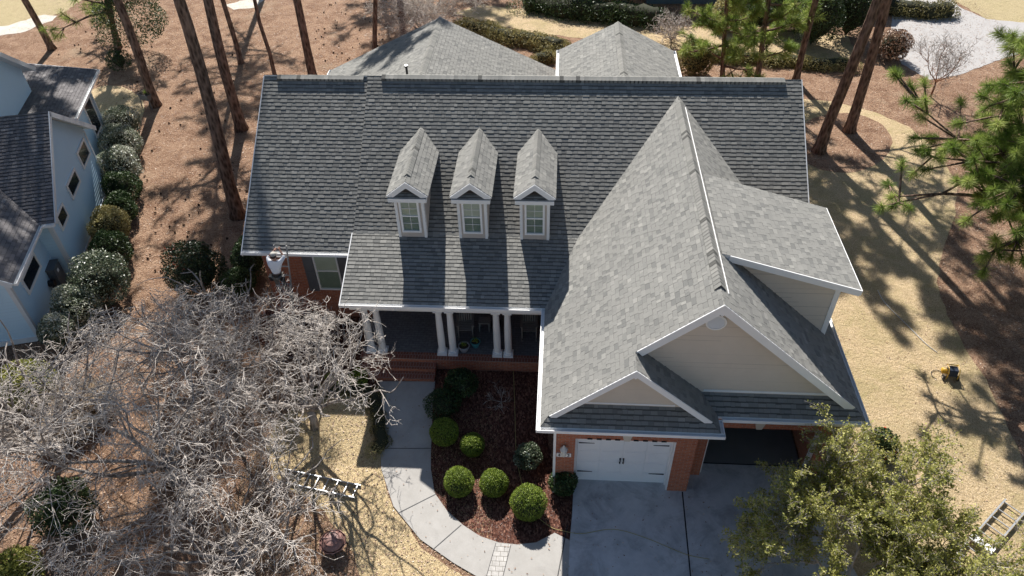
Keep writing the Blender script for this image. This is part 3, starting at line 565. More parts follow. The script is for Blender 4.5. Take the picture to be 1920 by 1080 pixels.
# front window with shutters
def window(x0, x1, z0, z1, y, nm='window', cols=1, rows=1, upper=None, parent=H, fw=.06):
    f = MB(); t = .05
    for a, b in (((x0, y-t, z0), (x0+fw, y+.04, z1)), ((x1-fw, y-t, z0), (x1, y+.04, z1)), ((x0+fw, y-t, z1-fw), (x1-fw, y+.04, z1)), ((x0+fw, y-t, z0), (x1-fw, y+.04, z0+fw)), ((x0+fw, y-.03, (z0+z1)/2-.022), (x1-fw, y+.02, (z0+z1)/2+.022))): f.box(a, b)
    o = hb(f, nm, M['white'], parent); g = MB(); g.face([(x0+fw, y, z0+fw), (x1-fw, y, z0+fw), (x1-fw, y, z1-fw), (x0+fw, y, z1-fw)]); hb(g, 'pane', M['glass'], o)
    if cols > 1:
        g = MB()
        for k in range(1, cols): xx = x0+fw+(x1-x0-2*fw)*k/cols; g.box((xx-.008, y-.012, z0+fw), (xx+.008, y-.003, z1-fw))
        for h in (0, 1):
            for k in range(1, rows): zz = z0+fw+((z1-z0)/2-fw)*(k/rows+h)+.0; g.box((x0+fw, y-.0125, zz-.008), (x1-fw, y-.0035, zz+.008))
        hb(g, 'muntin', M['white'], o)
    g = MB(); zm = (z0+z1)/2; g.box((x0+fw, y+.012, zm+.02), (x1-fw, y+.02, z1-fw)); g.box((x0+fw, y+.022, z0+fw), (x1-fw, y+.03, zm+.02), mi=1)
    for k in range(5): xx = x0+fw+(x1-x0-2*fw)*(k+.5)/5; g.box((xx-.03, y+.016, z0+fw), (xx+.01, y+.0215, zm+.02), mi=1)
    hb(g, 'blind', [M['blind'], M['drape']], o); return o
window(-6.9, -6.02, 1.88, 3.64, 6.72, fw=.055)
for x0, x1 in ((-7.27, -6.92), (-6.0, -5.63)):
    mb = MB(); mb.box((x0, 6.655, 1.82), (x0+.05, 6.70, 3.62)); mb.box((x1-.05, 6.655, 1.82), (x1, 6.70, 3.62))
    for z in (1.82, 2.68, 3.56): mb.box((x0+.05, 6.657, z), (x1-.05, 6.698, z+.06))
    mb.box((x0+.05, 6.675, 1.88), (x1-.05, 6.695, 2.68)); mb.box((x0+.05, 6.675, 2.74), (x1-.05, 6.695, 3.56)); hb(mb, 'shutter', M['shutter'])
# porch
mb = MB(); mb.box((-5.0, 4.5, .2), (1.8, 7.2, 1.0), mi=2); mb.box((-5.0, 4.22, .2), (1.8, 4.5, .99)); mb.box((-4.95, 3.92, .2), (-2.38, 4.22, .83)); mb.box((-4.95, 3.60, .1), (-2.38, 3.92, .67))
for p in ((-5.0, 4.21, .985), ): mb.box((-5.02, 4.20, .99), (1.8, 4.52, 1.012), mi=1)
mb.box((-4.97, 3.90, .83), (-2.36, 4.22, .845), mi=1); mb.box((-4.97, 3.58, .67), (-2.36, 3.9, .685), mi=1); hb(mb, 'porch_floor', [M['brick'], M['brickfloor'], M['paver']])
mb = MB(); mb.box((-5.1, 4.42, 3.08), (1.8, 4.68, 3.42)); mb.box((-5.1, 4.68, 3.08), (-4.9, 6.7, 3.42)); mb.box((-4.9, 4.68, 3.36), (1.8, 7.2, 3.38)); hb(mb, 'porch_beam', M['white'])
for x in (-4.66, -4.27, -2.17, -1.79, -.25, .13):
    mb = MB(); mb.box((x-.17, 4.38, 1.012), (x+.17, 4.72, 1.09)); mb.lathe((x, 4.55, 0), [(.165, 1.09), (.175, 1.12), (.165, 1.16), (.13, 1.17), (.122, 1.2), (.125, 1.7), (.118, 2.3), (.10, 2.93), (.115, 2.94), (.115, 2.97), (.14, 3.0), (.145, 3.04)], 20)
    mb.box((x-.15, 4.40, 3.04), (x+.15, 4.70, 3.08)); hb(mb, 'column', M['white'], smooth=False)
mb = MB(); mb.box((-3.3, 7.22, 1.0), (-2.3, 7.3, 3.1)); hb(mb, 'front_door', M['dark'])
# three dormers
for k, cx in enumerate((.954, -1.11, -3.18)):
    fy, bw, rw, ze, za = 6.70, .478, .68, 6.168, 6.703; b = MB(); zf = main.z(0, fy)
    yb_ = YR-(ZR-ze)/MM
    b.hexa([(cx-bw, fy, zf-.1), (cx+bw, fy, zf-.1), (cx+bw, yb_, ze-.15), (cx-bw, yb_, ze-.15)], [(cx-bw, fy, ze-.05), (cx+bw, fy, ze-.05), (cx+bw, yb_, ze-.05), (cx-bw, yb_, ze-.05)])
    wl = [(fy, zf), (fy, ze-.06), (yb_-.08, ze-.06)]
    for s_ in (-1, 1):
        poly = [(s_*(fy-fy), zf-4), (s_*0, ze-.06-4), (s_*(yb_-fy), ze-.06-4)]
        courses(b, (cx+s_*bw, fy, 4), (0, s_, 0), (0, 0, 1), poly, e=.15, tab=(3, 5), h0=.003, h1=.013, tooth=0, jog=0)
    dorm = hb(b, 'dormer', M['taupe']); mgd = (za-ze)/rw
    mb, dk = MB(), MB()
    for s_ in (-1, 1):
        P_ = Plane(ze, cx+s_*rw, 0, gx=-s_*mgd); P_.roof(mb, dk, [(cx+s_*rw, 6.58), (cx+s_*rw, YR-(ZR-ze)/MM), (cx, YR-(ZR-za)/MM), (cx, 6.58)], th=.05)
    hb(mb, 'dormer_roof', M['shingle'], dorm); hb(dk, 'soffit', M['white'], dorm)
    mb = MB(); caps(mb, (cx, 6.98, za), (cx, 9.95, za), (-1, 0, -mgd), (1, 0, -mgd), .15, .14, .05, .013); caps(mb, (cx, 6.58, za), (cx, 6.98, za), (-1, 0, -mgd), (1, 0, -mgd), .12, .13, .004, .012); hb(mb, 'dormer_ridge_cap', M['cap'], dorm)
    mb = MB()
    for s_ in (-1, 1):
        mb.beam((cx, 6.555, za-.0), (cx+s_*rw*.98, 6.555, ze+.005), .03, .17, (0, 1, 0), drop=True)
        mb.box((cx+s_*(bw-.035)-.045, fy-.02, zf-.02), (cx+s_*(bw-.035)+.045, fy+.04, ze-.2))
        mb.box((cx+s_*(bw+.005)-.012, fy+.04, zf+.02), (cx+s_*(bw+.005)+.012, fy+.1, ze-.2))
    P_ = [(cx-.12, za-.12), (cx, za-.24), (cx+.12, za-.12), (cx, za+.006)]; mb.hexa([(a, 6.535, b) for a, b in P_], [(a, 6.572, b) for a, b in P_]); mb.box((cx-rw+.05, 6.50, ze-.21), (cx+rw-.05, 6.69, ze-.07)); mb.box((cx-bw, fy-.01, ze-.22), (cx+bw, fy, ze-.0)); hb(mb, 'dormer_trim', M['white'], dorm)
    mb, dk = MB(), MB(); Plane(ze-.07, 0, 6.52, gy=.9).roof(mb, dk, [(cx-rw+.04, 6.52), (cx+rw-.04, 6.52), (cx+rw-.14, 6.695), (cx-rw+.14, 6.695)], th=.03, e=.1); hb(mb, 'dormer_skirt_roof', M['shingle'], dorm)
    mb = MB(); mb.hexa([(cx-bw+.05, 6.66, ze+.08), (cx+bw-.05, 6.66, ze+.08), (cx+bw-.05, 6.7, ze+.08), (cx-bw+.05, 6.7, ze+.08)], [(cx-.03, 6.66, za-.08), (cx+.03, 6.66, za-.08), (cx+.03, 6.7, za-.08), (cx-.03, 6.7, za-.08)]); hb(mb, 'dormer_gable', M['dark'], dorm)
    mb = MB(); mb.hexa([(cx-bw-.06, fy-.12, main.z(0, fy-.12)+.012), (cx+bw+.06, fy-.12, main.z(0, fy-.12)+.012), (cx+bw+.06, fy, zf+.012), (cx-bw-.06, fy, zf+.012)], [(cx-bw-.06, fy-.12, main.z(0, fy-.12)+.018), (cx+bw+.06, fy-.12, main.z(0, fy-.12)+.018), (cx+bw+.06, fy, zf+.03), (cx-bw-.06, fy, zf+.03)]); hb(mb, 'flashing', M['taupe'], dorm)
    window(cx-.33, cx+.33, zf+.28, zf+1.60, fy-.035, 'dormer_window', 2, 2, parent=dorm, fw=.065)
# rear gabled wings
for nm, cx, yf, zr, hw, m, lab in (('rear_wing', -3.84, 19.9, 6.69, 5.46, .47, 0), ('rear_wing', 4.09, 18.68, 7.0, 2.5, .506, 1)):
    ze = zr-m*hw; mb, dk = MB(), MB(); y0 = 12.6
    for s_ in (-1, 1): Plane(ze, cx+s_*hw, 0, gx=-s_*m).roof(mb, dk, [(cx+s_*hw, y0), (cx+s_*hw, yf), (cx, yf), (cx, y0)])
    r_ = hb(mb, nm+'_roof', M['shingle']); hb(dk, 'soffit', M['white'], r_)
    mb = MB(); caps(mb, (cx, 13, zr), (cx, yf, zr), (-1, 0, -m), (1, 0, -m), .17, .145, .04, .012); hb(mb, 'wing_ridge_cap', M['cap'], r_)
    for s_ in (-1, 1): mb = MB(); gutter(mb, (cx+s_*hw, y0, ze), (cx+s_*hw, yf, ze), (s_, 0, 0)); hb(mb, 'wing_gutter', M['white'], r_)
    mb = MB(); mb.box((cx-hw+.4, 16.2, 0), (cx+hw-.4, yf-.4, ze-.08)); mb.hexa([(cx-hw+.45, yf-.6, ze-.1), (cx+hw-.45, yf-.6, ze-.1), (cx+hw-.45, yf-.4, ze-.1), (cx-hw+.45, yf-.4, ze-.1)], [(cx-.1, yf-.6, zr-.16), (cx+.1, yf-.6, zr-.16), (cx+.1, yf-.4, zr-.16), (cx-.1, yf-.4, zr-.16)]); hb(mb, 'wing_wall', M['brick'])
mb = MB(); mb.tube([(-4.1, 12.9, 6.7), (-4.1, 12.9, 7.62)], .045, 10); mb.tube([(-4.1, 12.9, 7.62), (-4.1, 12.9, 7.66)], .085, 12); mb.tube([(-4.1, 12.9, 7.661), (-4.1, 12.9, 7.675)], .06, 12, mi=1); hb(mb, 'vent_pipe', [M['dark'], M['alu']])
print('house done')

# ------------------------------------------------------------------ vegetation tools
def unit(v): return v/np.maximum(np.linalg.norm(v, axis=-1, keepdims=True), 1e-9)
def segs(P0, P1, R0, R1, n=3):
    """tapered prisms along many segments at once"""
    P0, P1 = np.asarray(P0, float), np.asarray(P1, float); d = unit(P1-P0); a = np.cross(d, [0.31, .52, .79]); a = unit(a); b = np.cross(d, a); N_ = len(P0)
    an = np.arange(n)*2*np.pi/n; ring = a[:, None]*np.cos(an)[None, :, None]+b[:, None]*np.sin(an)[None, :, None]
    V0 = P0[:, None]+ring*np.asarray(R0)[:, None, None]; V1 = P1[:, None]+ring*np.asarray(R1)[:, None, None]
    V = np.concatenate([V0, V1], 1).reshape(-1, 3); base = np.arange(N_)[:, None]*2*n; k = np.arange(n)[None]
    F = np.stack([base+k, base+(k+1) % n, base+n+(k+1) % n, base+n+k], -1).reshape(-1, 4); return V, F
def leaves(C, size, asp=.5, up=None, spread=1., normal=None):
    """one folded-free quad leaf per centre, random direction"""
    N_ = len(C); d = unit(rng.normal(size=(N_, 3)) + (0 if up is None else np.asarray(up))); q = rng.normal(size=(N_, 3))
    if normal is not None: q = np.cross(d, unit(normal+rng.normal(size=(N_, 3))*spread))
    a = unit(np.cross(d, q)) if normal is None else unit(q); s_ = (size*rng.uniform(.6, 1.3, N_))[:, None]
    V = np.stack([C-d*s_*.5, C+a*s_*asp*.5, C+d*s_*.5, C-a*s_*asp*.5], 1).reshape(-1, 3)
    return V, np.arange(N_*4).reshape(-1, 4)
def tufts(C, D, K, L, wd):
    """needle tufts: K thin blades fanning out of each centre C around direction D"""
    n = len(C); c = np.repeat(C, K, 0)-np.repeat(D, K, 0)*rng.uniform(0, .34, (n*K, 1)); d = unit(np.repeat(D, K, 0)*rng.uniform(.2, 1.1, (n*K, 1))+unit(rng.normal(size=(n*K, 3)))); l = L*rng.uniform(.75, 1.1, (n*K, 1))
    tip = c+d*l; tip[:, 2] -= .18*l[:, 0]*rng.uniform(0, 1.2, n*K); sd = unit(np.cross(d, rng.normal(size=(n*K, 3))))*wd
    V = np.stack([c+sd*.5, c-sd*.5, c+(tip-c)*.6-sd, tip, c+(tip-c)*.6+sd], 1)
    V = np.stack([V[:, 0], V[:, 1], V[:, 2], V[:, 3]], 1)
    return V.reshape(-1, 3), np.arange(n*K*4).reshape(-1, 4)
def trunk_path(base, lean, h, bend=.25, n=14):
    b = np.array(base, float); ph = rng.uniform(0, 6.28, 2)
    return [b+np.array([lean[0]*z+bend*(math.sin(ph[0]+z*.28)-math.sin(ph[0]))*min(1, z/3), lean[1]*z+bend*(math.sin(ph[1]+z*.23)-math.sin(ph[1]))*min(1, z/3), z]) for z in np.linspace(-.15, h, n)]
def lean_from(bpx, rpx):
    B = at(*bpx); best = None
    for z in np.arange(1, 14, .1):
        p = at(rpx[0], rpx[1], z); d = math.hypot(p.x-B.x, p.y-B.y)
        if best is None or d < best[0]: best = (d, z, (p.x-B.x)/z, (p.y-B.y)/z)
    return B, best[2:]
def pine(base, lean, r, h, z0, label, nb=30, reach=3.6, K=26, L=.46, tpb=13, side=None, group='tall pines', bend=.2, wd=.019, mat='pinebark'):
    T = empty('pine_tree', base, label, 'tree', group)
    path = trunk_path((0, 0, 0), lean, h, bend); m = MB(); rad = [r*(1.45 if i == 0 else 1.0)*(1-.75*(i/13)**1.3) for i in range(14)]
    m.tube(path[:1]+[path[0]*.7+path[1]*.3]+path[1:], [r*1.6, r*1.15]+rad[1:], 14); tr = m.build('trunk', M[mat], T, smooth=True)
    P0, P1, R0, R1, TC, TD = [], [], [], [], [], []
    pz = np.array([p[2] for p in path]); pa = np.array(path)
    for i in range(nb):
        z = z0+(h-z0)*(i+rng.uniform(0, .8))/nb; an = rng.uniform(0, 2*np.pi) if side is None else side+rng.normal()*.75
        c = np.array([np.interp(z, pz, pa[:, k]) for k in range(3)]); ln = reach*(1-.55*(z-z0)/(h-z0))*rng.uniform(.55, 1.1)
        d = np.array([math.cos(an), math.sin(an), rng.uniform(-.05, .35)]); p = c.copy(); rr = .045+.012*ln; ns = 5; q = [p.copy()]
        for k in range(ns):
            d = unit(d+rng.normal(size=3)*.14+np.array([0, 0, .05])); p2 = p+d*ln/ns; P0.append(p); P1.append(p2); R0.append(rr*(1-k/ns*.8)); R1.append(rr*(1-(k+1)/ns*.8)); p = p2; q.append(p.copy())
        for t in range(tpb):
            k = rng.integers(1, ns+1); s0 = q[k] if t < tpb-2 else q[-1]; sd = unit(rng.normal(size=3)*.9+d*.8+np.array([0, 0, .25])); e = s0+sd*rng.uniform(.15, .28)*ln*(1 if t < tpb-2 else .4)
            P0.append(s0); P1.append(e); R0.append(rr*.35); R1.append(rr*.2); TC.append(e); TD.append(sd)
    V, F = segs(P0, P1, R0, R1, 4); npmesh('limb', V, F, M[mat], T)
    V, F = tufts(np.array(TC), np.array(TD), K, L, wd); tone = np.clip(np.repeat(rng.uniform(.25, .85, len(TC)), K)+rng.normal(size=len(F))*.15, 0, 1)
    npmesh('crown', V, F, M['needle'], T, tone); return T
def shrub(name, c, r, hf, n, leaf, mat, label, cat='shrub', group=None, clump=26, core=.72, asp=.5, rough=.16, stem=True, flat=0, corecol=None, up=None, tb=0, berries=0):
    T = empty(name, (c.x, c.y, c.z), label, cat, group); h = r*hf
    cl = unit(rng.normal(size=(clump, 3))); cl[:, 2] = np.abs(cl[:, 2])*1.0-.25; cl = unit(cl); amp = rng.uniform(-rough, rough, clump)
    d = unit(rng.normal(size=(n, 3))); d[:, 2] = np.where(d[:, 2] < -.75, -d[:, 2], d[:, 2]); w_ = np.exp(-((d[:, None]-cl[None])**2).sum(-1)*14); bulge = (w_*amp).sum(1)/np.maximum(w_.sum(1), .3)
    rad = (1+bulge)*(1-np.abs(rng.normal(size=n))*.09*(1+2*rough)); C = d*rad[:, None]*np.array([r, r, h]); C[:, 2] += h*.93
    C[:, 2] = np.maximum(C[:, 2], .02)
    V, F = leaves(C, leaf, asp, normal=d if flat else None, spread=.9, up=up)
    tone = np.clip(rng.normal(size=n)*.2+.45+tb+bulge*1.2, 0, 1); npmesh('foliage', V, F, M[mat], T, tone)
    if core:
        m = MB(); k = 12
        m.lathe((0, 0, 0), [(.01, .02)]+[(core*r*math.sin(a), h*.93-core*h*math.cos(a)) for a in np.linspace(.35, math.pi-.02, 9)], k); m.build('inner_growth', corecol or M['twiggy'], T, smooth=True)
    if stem:
        m = MB()
        for k in range(4): an = k*1.6+.3; m.tube([(.04*math.cos(an), .04*math.sin(an), -.03), (r*.45*math.cos(an), r*.45*math.sin(an), h*.9)], [.02, .01], 5)
        m.build('stem', M['greybark'], T)
    if berries:
        k = rng.choice(n, berries); V, F = leaves(C[k]*np.array([1.03, 1.03, 1.02]), .07, 1); npmesh('berries', V, F, M['red'], T)
    return T
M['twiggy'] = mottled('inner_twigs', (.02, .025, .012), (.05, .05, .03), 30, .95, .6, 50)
def px_r(p): return float(np.dot(np.array(p)-CC, CFW))/CF          # metres per photo pixel there
def hedge(name, pts, wdt, hgt, n, leaf, mat, label, group=None, tb=0, asp=.4, core=True):
    """loose hedge along a line of ground points"""
    pts = [np.array(p) for p in pts]; T = empty(name, tuple(pts[0]), label, 'hedge', group); L = [np.linalg.norm(b-a) for a, b in zip(pts, pts[1:])]; tot = sum(L); cum = np.cumsum([0]+L)
    nb = max(6, int(tot/.38)); tt = (np.arange(nb)+.5)/nb*tot; cen = np.stack([np.interp(tt, cum, [p[k] for p in pts]) for k in range(3)], 1); cen[:, :2] += rng.normal(size=(nb, 2))*wdt*.12; hh = hgt*rng.uniform(.75, 1.15, nb)
    i = rng.integers(0, nb, n); d = unit(rng.normal(size=(n, 3))); d[:, 2] = np.abs(d[:, 2]); rr = 1-np.abs(rng.normal(size=n))*.15
    C = cen[i]+d*rr[:, None]*np.stack([np.full(n, wdt*.62), np.full(n, wdt*.62), hh[i]], 1)-pts[0]; V, F = leaves(C, leaf, asp, up=(0, 0, .8)); cl = rng.normal(size=nb)*.14
    npmesh('foliage', V, F, M[mat], T, np.clip(rng.normal(size=n)*.18+.45+tb+cl[i], 0, 1))
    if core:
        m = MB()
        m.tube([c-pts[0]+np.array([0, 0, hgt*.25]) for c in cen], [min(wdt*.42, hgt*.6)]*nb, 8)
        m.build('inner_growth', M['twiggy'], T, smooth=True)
    return T
def bare_tree(base, label, R, h, lev=5, seed=1, twig=(3, 5), lean=(0, 0), mats=('greybark', 'twig'), limbs=6, trunk_h=.9, r0=.13, flat=.35, name='bare_tree', group=None, tr=.0075, hull=None):
    g = np.random.default_rng(seed); T = empty(name, (base.x, base.y, base.z), label, 'tree', group)
    big, small = ([], [], [], []), ([], [], [], [])
    def grow(p, d, ln, r, lv):
        ns = 4 if lv < 3 else 3; pts = [p]; dd = d
        for k in range(ns):
            dd = unit(dd+g.normal(size=3)*(.12+.03*lv)+np.array([0, 0, .06 if lv < 2 else -.02+.06*(h*.8-p[2])/h])); q = p+dd*ln/ns; ra, rb = r*(1-.55*k/ns), r*(1-.55*(k+1)/ns)
            if hull is not None and lv >= 2 and not hull(q): return
            t = big if lv < 3 else small; t[0].append(p); t[1].append(q); t[2].append(ra); t[3].append(rb); p = q; pts.append(q)
        if lv >= lev: return
        nc = int(g.integers(*twig))+(1 if lv < 1 else 0)
        for c in range(nc):
            k = int(g.integers(1, ns+1)) if c else ns; side = unit(np.cross(dd, g.normal(size=3))); nd = unit(dd*.75+side*g.uniform(.45, 1.0)); nd[2] *= (1-flat*.6); nd[2] += .10
            if pts[k][2] > h*.85: nd[2] -= .25
            grow(pts[k], unit(nd), ln*g.uniform(.55, .82), max(r*.5, tr), lv+1)
    top = np.array([lean[0], lean[1], trunk_h]); m = MB(); m.tube([(0, 0, -.1), top*.4+np.array([.03, .02, 0]), top], [r0*1.35, r0, r0*.92], 10); m.build('trunk', M[mats[0]], T, smooth=True)
    for k in range(limbs):
        an = 2*math.pi*(k+g.uniform(-.25, .25))/limbs; d = np.array([math.cos(an), math.sin(an), g.uniform(.45, 1.1)]); grow(top.copy(), unit(d), R*g.uniform(.42, .58), r0*.62, 0)

    V, F = segs(*big, 6); npmesh('branch', V, F, M[mats[0]], T, smooth=True)
    if small[0]: V, F = segs(*small, 3); npmesh('twigs', V, F, M[mats[1]], T)
    return T
# ------------------------------------------------------------------ the blue neighbour house (its own frame, turned a little)
RZ = math.atan2(.267, .9637)
NB = empty('blue_house', (0, 0, 0), 'pale blue sided house with dark grey shingle roofs left of the shrub row', 'house', rz=RZ)
def nb(m_, name, mats, parent=NB, **k): return m_.build(name, mats, parent, **k)
MN = .72; r3n, r3f = Plane(3.11, 0, 13.1, gy=MN), Plane(3.11, 0, 20.7, gy=-MN); r4 = Plane(3.11, -15.15, 0, gx=-MN); r4b = Plane(3.11, -22.65, 0, gx=MN); r2 = Plane(3.6, -15.3, 0, gx=-.22)
mb, dk = MB(), MB()
r3n.roof(mb, dk, [(-14.6, 13.1), (-14.6, 16.9), (-18.9, 16.9), (-15.15, 13.1)]); r3n.roof(mb, dk, [(-27, 16.9), (-18.95, 16.9), (-22.7, 13.1), (-27, 13.1)]); r3f.roof(mb, dk, [(-14.6, 16.9), (-27, 16.9), (-27, 20.7), (-14.6, 20.7)])
nb(mb, 'gable_roof', M['shingle_lav']); nb(dk, 'soffit', M['whitetrim'])
mb, dk = MB(), MB(); r4.roof(mb, dk, [(-15.15, 9.6), (-15.15, 13.1), (-18.9, 16.85), (-18.9, 9.6)]); r4b.roof(mb, dk, [(-18.9, 9.6), (-18.9, 16.85), (-22.65, 13.1), (-22.65, 9.6)]); nb(mb, 'front_roof', M['shingle_lav']); nb(dk, 'soffit', M['whitetrim'])
mb, dk = MB(), MB(); r2.roof(mb, dk, [(-15.3, 20.2), (-15.3, 25.8), (-24, 25.8), (-24, 20.2)]); nb(mb, 'back_roof', M['shingle_lav']); nb(dk, 'soffit', M['whitetrim'])
un, uf = Plane(5, 0, 15.7, gy=MN), Plane(5, 0, 23.5, gy=-MN); mb, dk = MB(), MB(); un.roof(mb, dk, [(-17.1, 15.7), (-17.1, 19.6), (-27, 19.6), (-27, 15.7)], th=.16); uf.roof(mb, dk, [(-17.1, 19.6), (-17.1, 23.5), (-27, 23.5), (-27, 19.6)], th=.16); nb(mb, 'upper_roof', M['shingle_lav']); nb(dk, 'soffit', M['whitetrim'])
def lapwall(m_, u, v0, v1, zs, top):
    poly = [(0, 0)]+[(v1-v0, 0)]+[(v-v0, z-zs) for v, z in top[::-1]]
    courses(m_, (u, v0, zs), (0, 1, 0), (0, 0, 1), poly, e=.15, tab=(3, 5), h0=.003, h1=.028, tooth=0, jog=0, band=.018)
mb = MB(); lapwall(mb, -15.02, 13.5, 20.3, .25, [(13.5, 3.3), (16.9, 5.7), (20.3, 3.3)]); mb.hexa([(-15.03, 13.5, .2), (-15.03, 20.3, .2), (-26, 20.3, .2), (-26, 13.5, .2)], [(-15.03, 13.5, 3.25), (-15.03, 20.3, 3.25), (-26, 20.3, 3.25), (-26, 13.5, 3.25)])
mb.hexa([(-15.03, 13.6, 3.25), (-15.03, 20.2, 3.25), (-15.3, 20.2, 3.25), (-15.3, 13.6, 3.25)], [(-15.03, 16.8, 5.65), (-15.03, 17, 5.65), (-15.3, 17, 5.65), (-15.3, 16.8, 5.65)])
courses(mb, (-15.6, 13.5, .25), (1, 0, 0), (0, 0, 1), [(0, 0), (.58, 0), (.58, 2.95), (0, 2.95)], e=.15, tab=(3, 5), h0=.003, h1=.028, tooth=0, jog=0, band=.018)
nb(mb, 'gable_wall', M['bluepaint'])
mb = MB(); lapwall(mb, -15.6, 10.0, 13.5, .25, [(10.0, 3.2), (13.5, 3.2)]); courses(mb, (-22.2, 10.0, .25), (1, 0, 0), (0, 0, 1), [(0, 0), (6.6, 0), (6.6, 3.0), (3.3, 5.3), (0, 3.0)], e=.15, tab=(3, 5), h0=.003, h1=.028, tooth=0, jog=0, band=.018)
mb.box((-22.2, 10.02, .2), (-15.62, 13.5, 3.1)); nb(mb, 'front_wall', M['bluepaint'])
mb = MB(); lapwall(mb, -15.75, 20.3, 24.85, .25, [(20.3, 3.4), (24.85, 3.4)]); mb.box((-24, 20.3, .2), (-15.77, 24.85, 3.4)); lapwall(mb, -17.5, 16.2, 23.0, 3.6, [(16.2, 5.3), (19.6, 7.7), (23.0, 5.3)]); mb.hexa([(-17.52, 16.2, 3.4), (-17.52, 23, 3.4), (-26, 23, 3.4), (-26, 16.2, 3.4)], [(-17.52, 16.2, 5.25), (-17.52, 23, 5.25), (-26, 23, 5.25), (-26, 16.2, 5.25)]); nb(mb, 'back_wall', M['bluepaint'])
mb = MB()
for u, v in ((-15.02, 13.5), (-15.02, 20.3), (-15.6, 10.0), (-15.75, 24.85)): mb.box((u-.1, v-.1 if v > 14 else v-.03, .2), (u+.05, v+.03 if v > 14 else v+.12, 3.15 if v < 21 else 3.45))
for u, v0, v1 in ((-15.02, 13.5, 20.3), (-15.6, 10, 13.5), (-15.75, 20.3, 24.85)): mb.box((u-.05, v0, .03), (u+.06, v1, .27))
mb.box((-22.2, 9.95, .03), (-15.55, 10.0, .27))
nb(mb, 'corner_board', M['whitetrim'])
mb = MB()
for a, b in (((-14.58, 13.1, 3.12), (-14.58, 16.9, 5.86)), ((-14.58, 16.9, 5.86), (-14.58, 20.7, 3.12)), ((-17.08, 19.6, 7.82), (-17.08, 23.5, 5.01)), ((-17.08, 15.7, 5.01), (-17.08, 19.6, 7.82))): mb = MB(); mb.beam(a, b, .03, .2, (1, 0, 0), drop=True); nb(mb, 'bargeboard', M['whitetrim'])
for a, b in (((-15.15, 9.58, 3.12), (-18.9, 9.58, 5.83)), ((-18.9, 9.58, 5.83), (-22.65, 9.58, 3.12)), ((-15.3, 25.82, 3.61), (-24, 25.82, 5.53))): mb = MB(); mb.beam(a, b, .03, .2, (0, 1, 0), drop=True); nb(mb, 'bargeboard', M['whitetrim'])
for a, b, c in (((-15.15, 9.6, 3.11), (-15.15, 13.1, 3.11), (1, 0, 0)), ((-15.3, 20.7, 3.6), (-15.3, 25.8, 3.6), (1, 0, 0)), ((-15.15, 13.1, 3.11), (-14.6, 13.1, 3.11), (0, -1, 0)), ((-17.1, 23.5, 5.0), (-24, 23.5, 5.0), (0, 1, 0))): mb = MB(); gutter(mb, a, b, c); nb(mb, 'gutter', M['white'])
for v in (24.7, 20.5): mb = MB(); mb.beam((-15.66, v, .1), (-15.66, v, 3.3), .08, .06); nb(mb, 'downspout', M['whitetrim'])
def nwin(u, v0, v1, z0, z1):
    m_ = MB(); f = .1
    for a, b in (((v0, z0), (v0+f, z1)), ((v1-f, z0), (v1, z1)), ((v0+f, z1-f), (v1-f, z1)), ((v0+f, z0), (v1-f, z0+f))): m_.box((u-.02, a[0], a[1]), (u+.075, b[0], b[1]))
    o = nb(m_, 'window', M['white']); m_ = MB(); m_.box((u+.0, v0+f, z0+f), (u+.05, v1-f, z1-f)); nb(m_, 'pane', M['darkglass'], o)
def darkglass():
    n = NM('dark_window_glass', .12, .35); n.col((.018, .026, .036)); return n.m
M['darkglass'] = darkglass()
nwin(-15.02, 18.5, 19.85, 2.2, 3.05); nwin(-15.02, 16.2, 17.65, 2.12, 2.85); nwin(-15.02, 14.15, 15.2, 2.0, 2.7); nwin(-15.6, 10.8, 12.5, 1.6, 2.35); nwin(-15.75, 23.2, 24.5, 1.2, 2.95)
mb = MB(); mb.box((-15.62, 12.62, .25), (-15.28, 13.3, 1.25)); mb.box((-15.60, 12.6, 1.25), (-15.26, 13.32, 1.28)); o_ = nb(mb, 'utility_box', M['plastic_grey']); mb = MB(); mb.box((-15.28, 12.85, .95), (-15.27, 13.0, 1.08)); nb(mb, 'sticker', M['white'], o_)
mb = MB(); mb.tube([(-15.58, 12.4, .8), (-15.36, 12.4, .8)], .14, 12); mb.tube([(-15.5, 12.4, .1), (-15.5, 12.4, .7)], .03, 8); nb(mb, 'electric_meter', M['dark'])
# ------------------------------------------------------------------ far house at the top of the picture, seen only by its porch foot
FH = empty('far_house', (15, 41, 0), 'slate blue porch foot of a far house behind the dark hedge', 'house')
def fh(m_, name, mat): return m_.build(name, mat, FH, local=False)
mb = MB(); mb.box((2, 42, 0), (22, 50, 3.2)); fh(mb, 'wall', M['slateblue'] if 'slateblue' in M else M.setdefault('slateblue', mottled('slate_blue_siding', (.10, .15, .19), (.13, .19, .24), 2)))
mb = MB(); mb.box((7.5, 39.2, .0), (14, 42, .35)); fh(mb, 'porch_floor', M['slateblue'])
for x in (8.7, 9.7): mb = MB(); mb.box((x-.14, 39.3, .35), (x+.14, 39.6, 3.0)); mb.box((x-.2, 39.24, .35), (x+.2, 39.66, .6)); fh(mb, 'porch_post', M['bluepaint'])
mb, dk = MB(), MB(); Plane(3.0, 0, 38.6, gy=.7).roof(mb, dk, [(1.5, 38.6), (22.5, 38.6), (22.5, 46), (1.5, 46)], tab=(2, 4), e=.3); Plane(3.0, 0, 53.4, gy=-.7).roof(mb, dk, [(1.5, 46), (22.5, 46), (22.5, 53.4), (1.5, 53.4)], tab=(2, 4), e=.3); fh(mb, 'roof', M['shingle_lav']); fh(dk, 'soffit', M['white'])
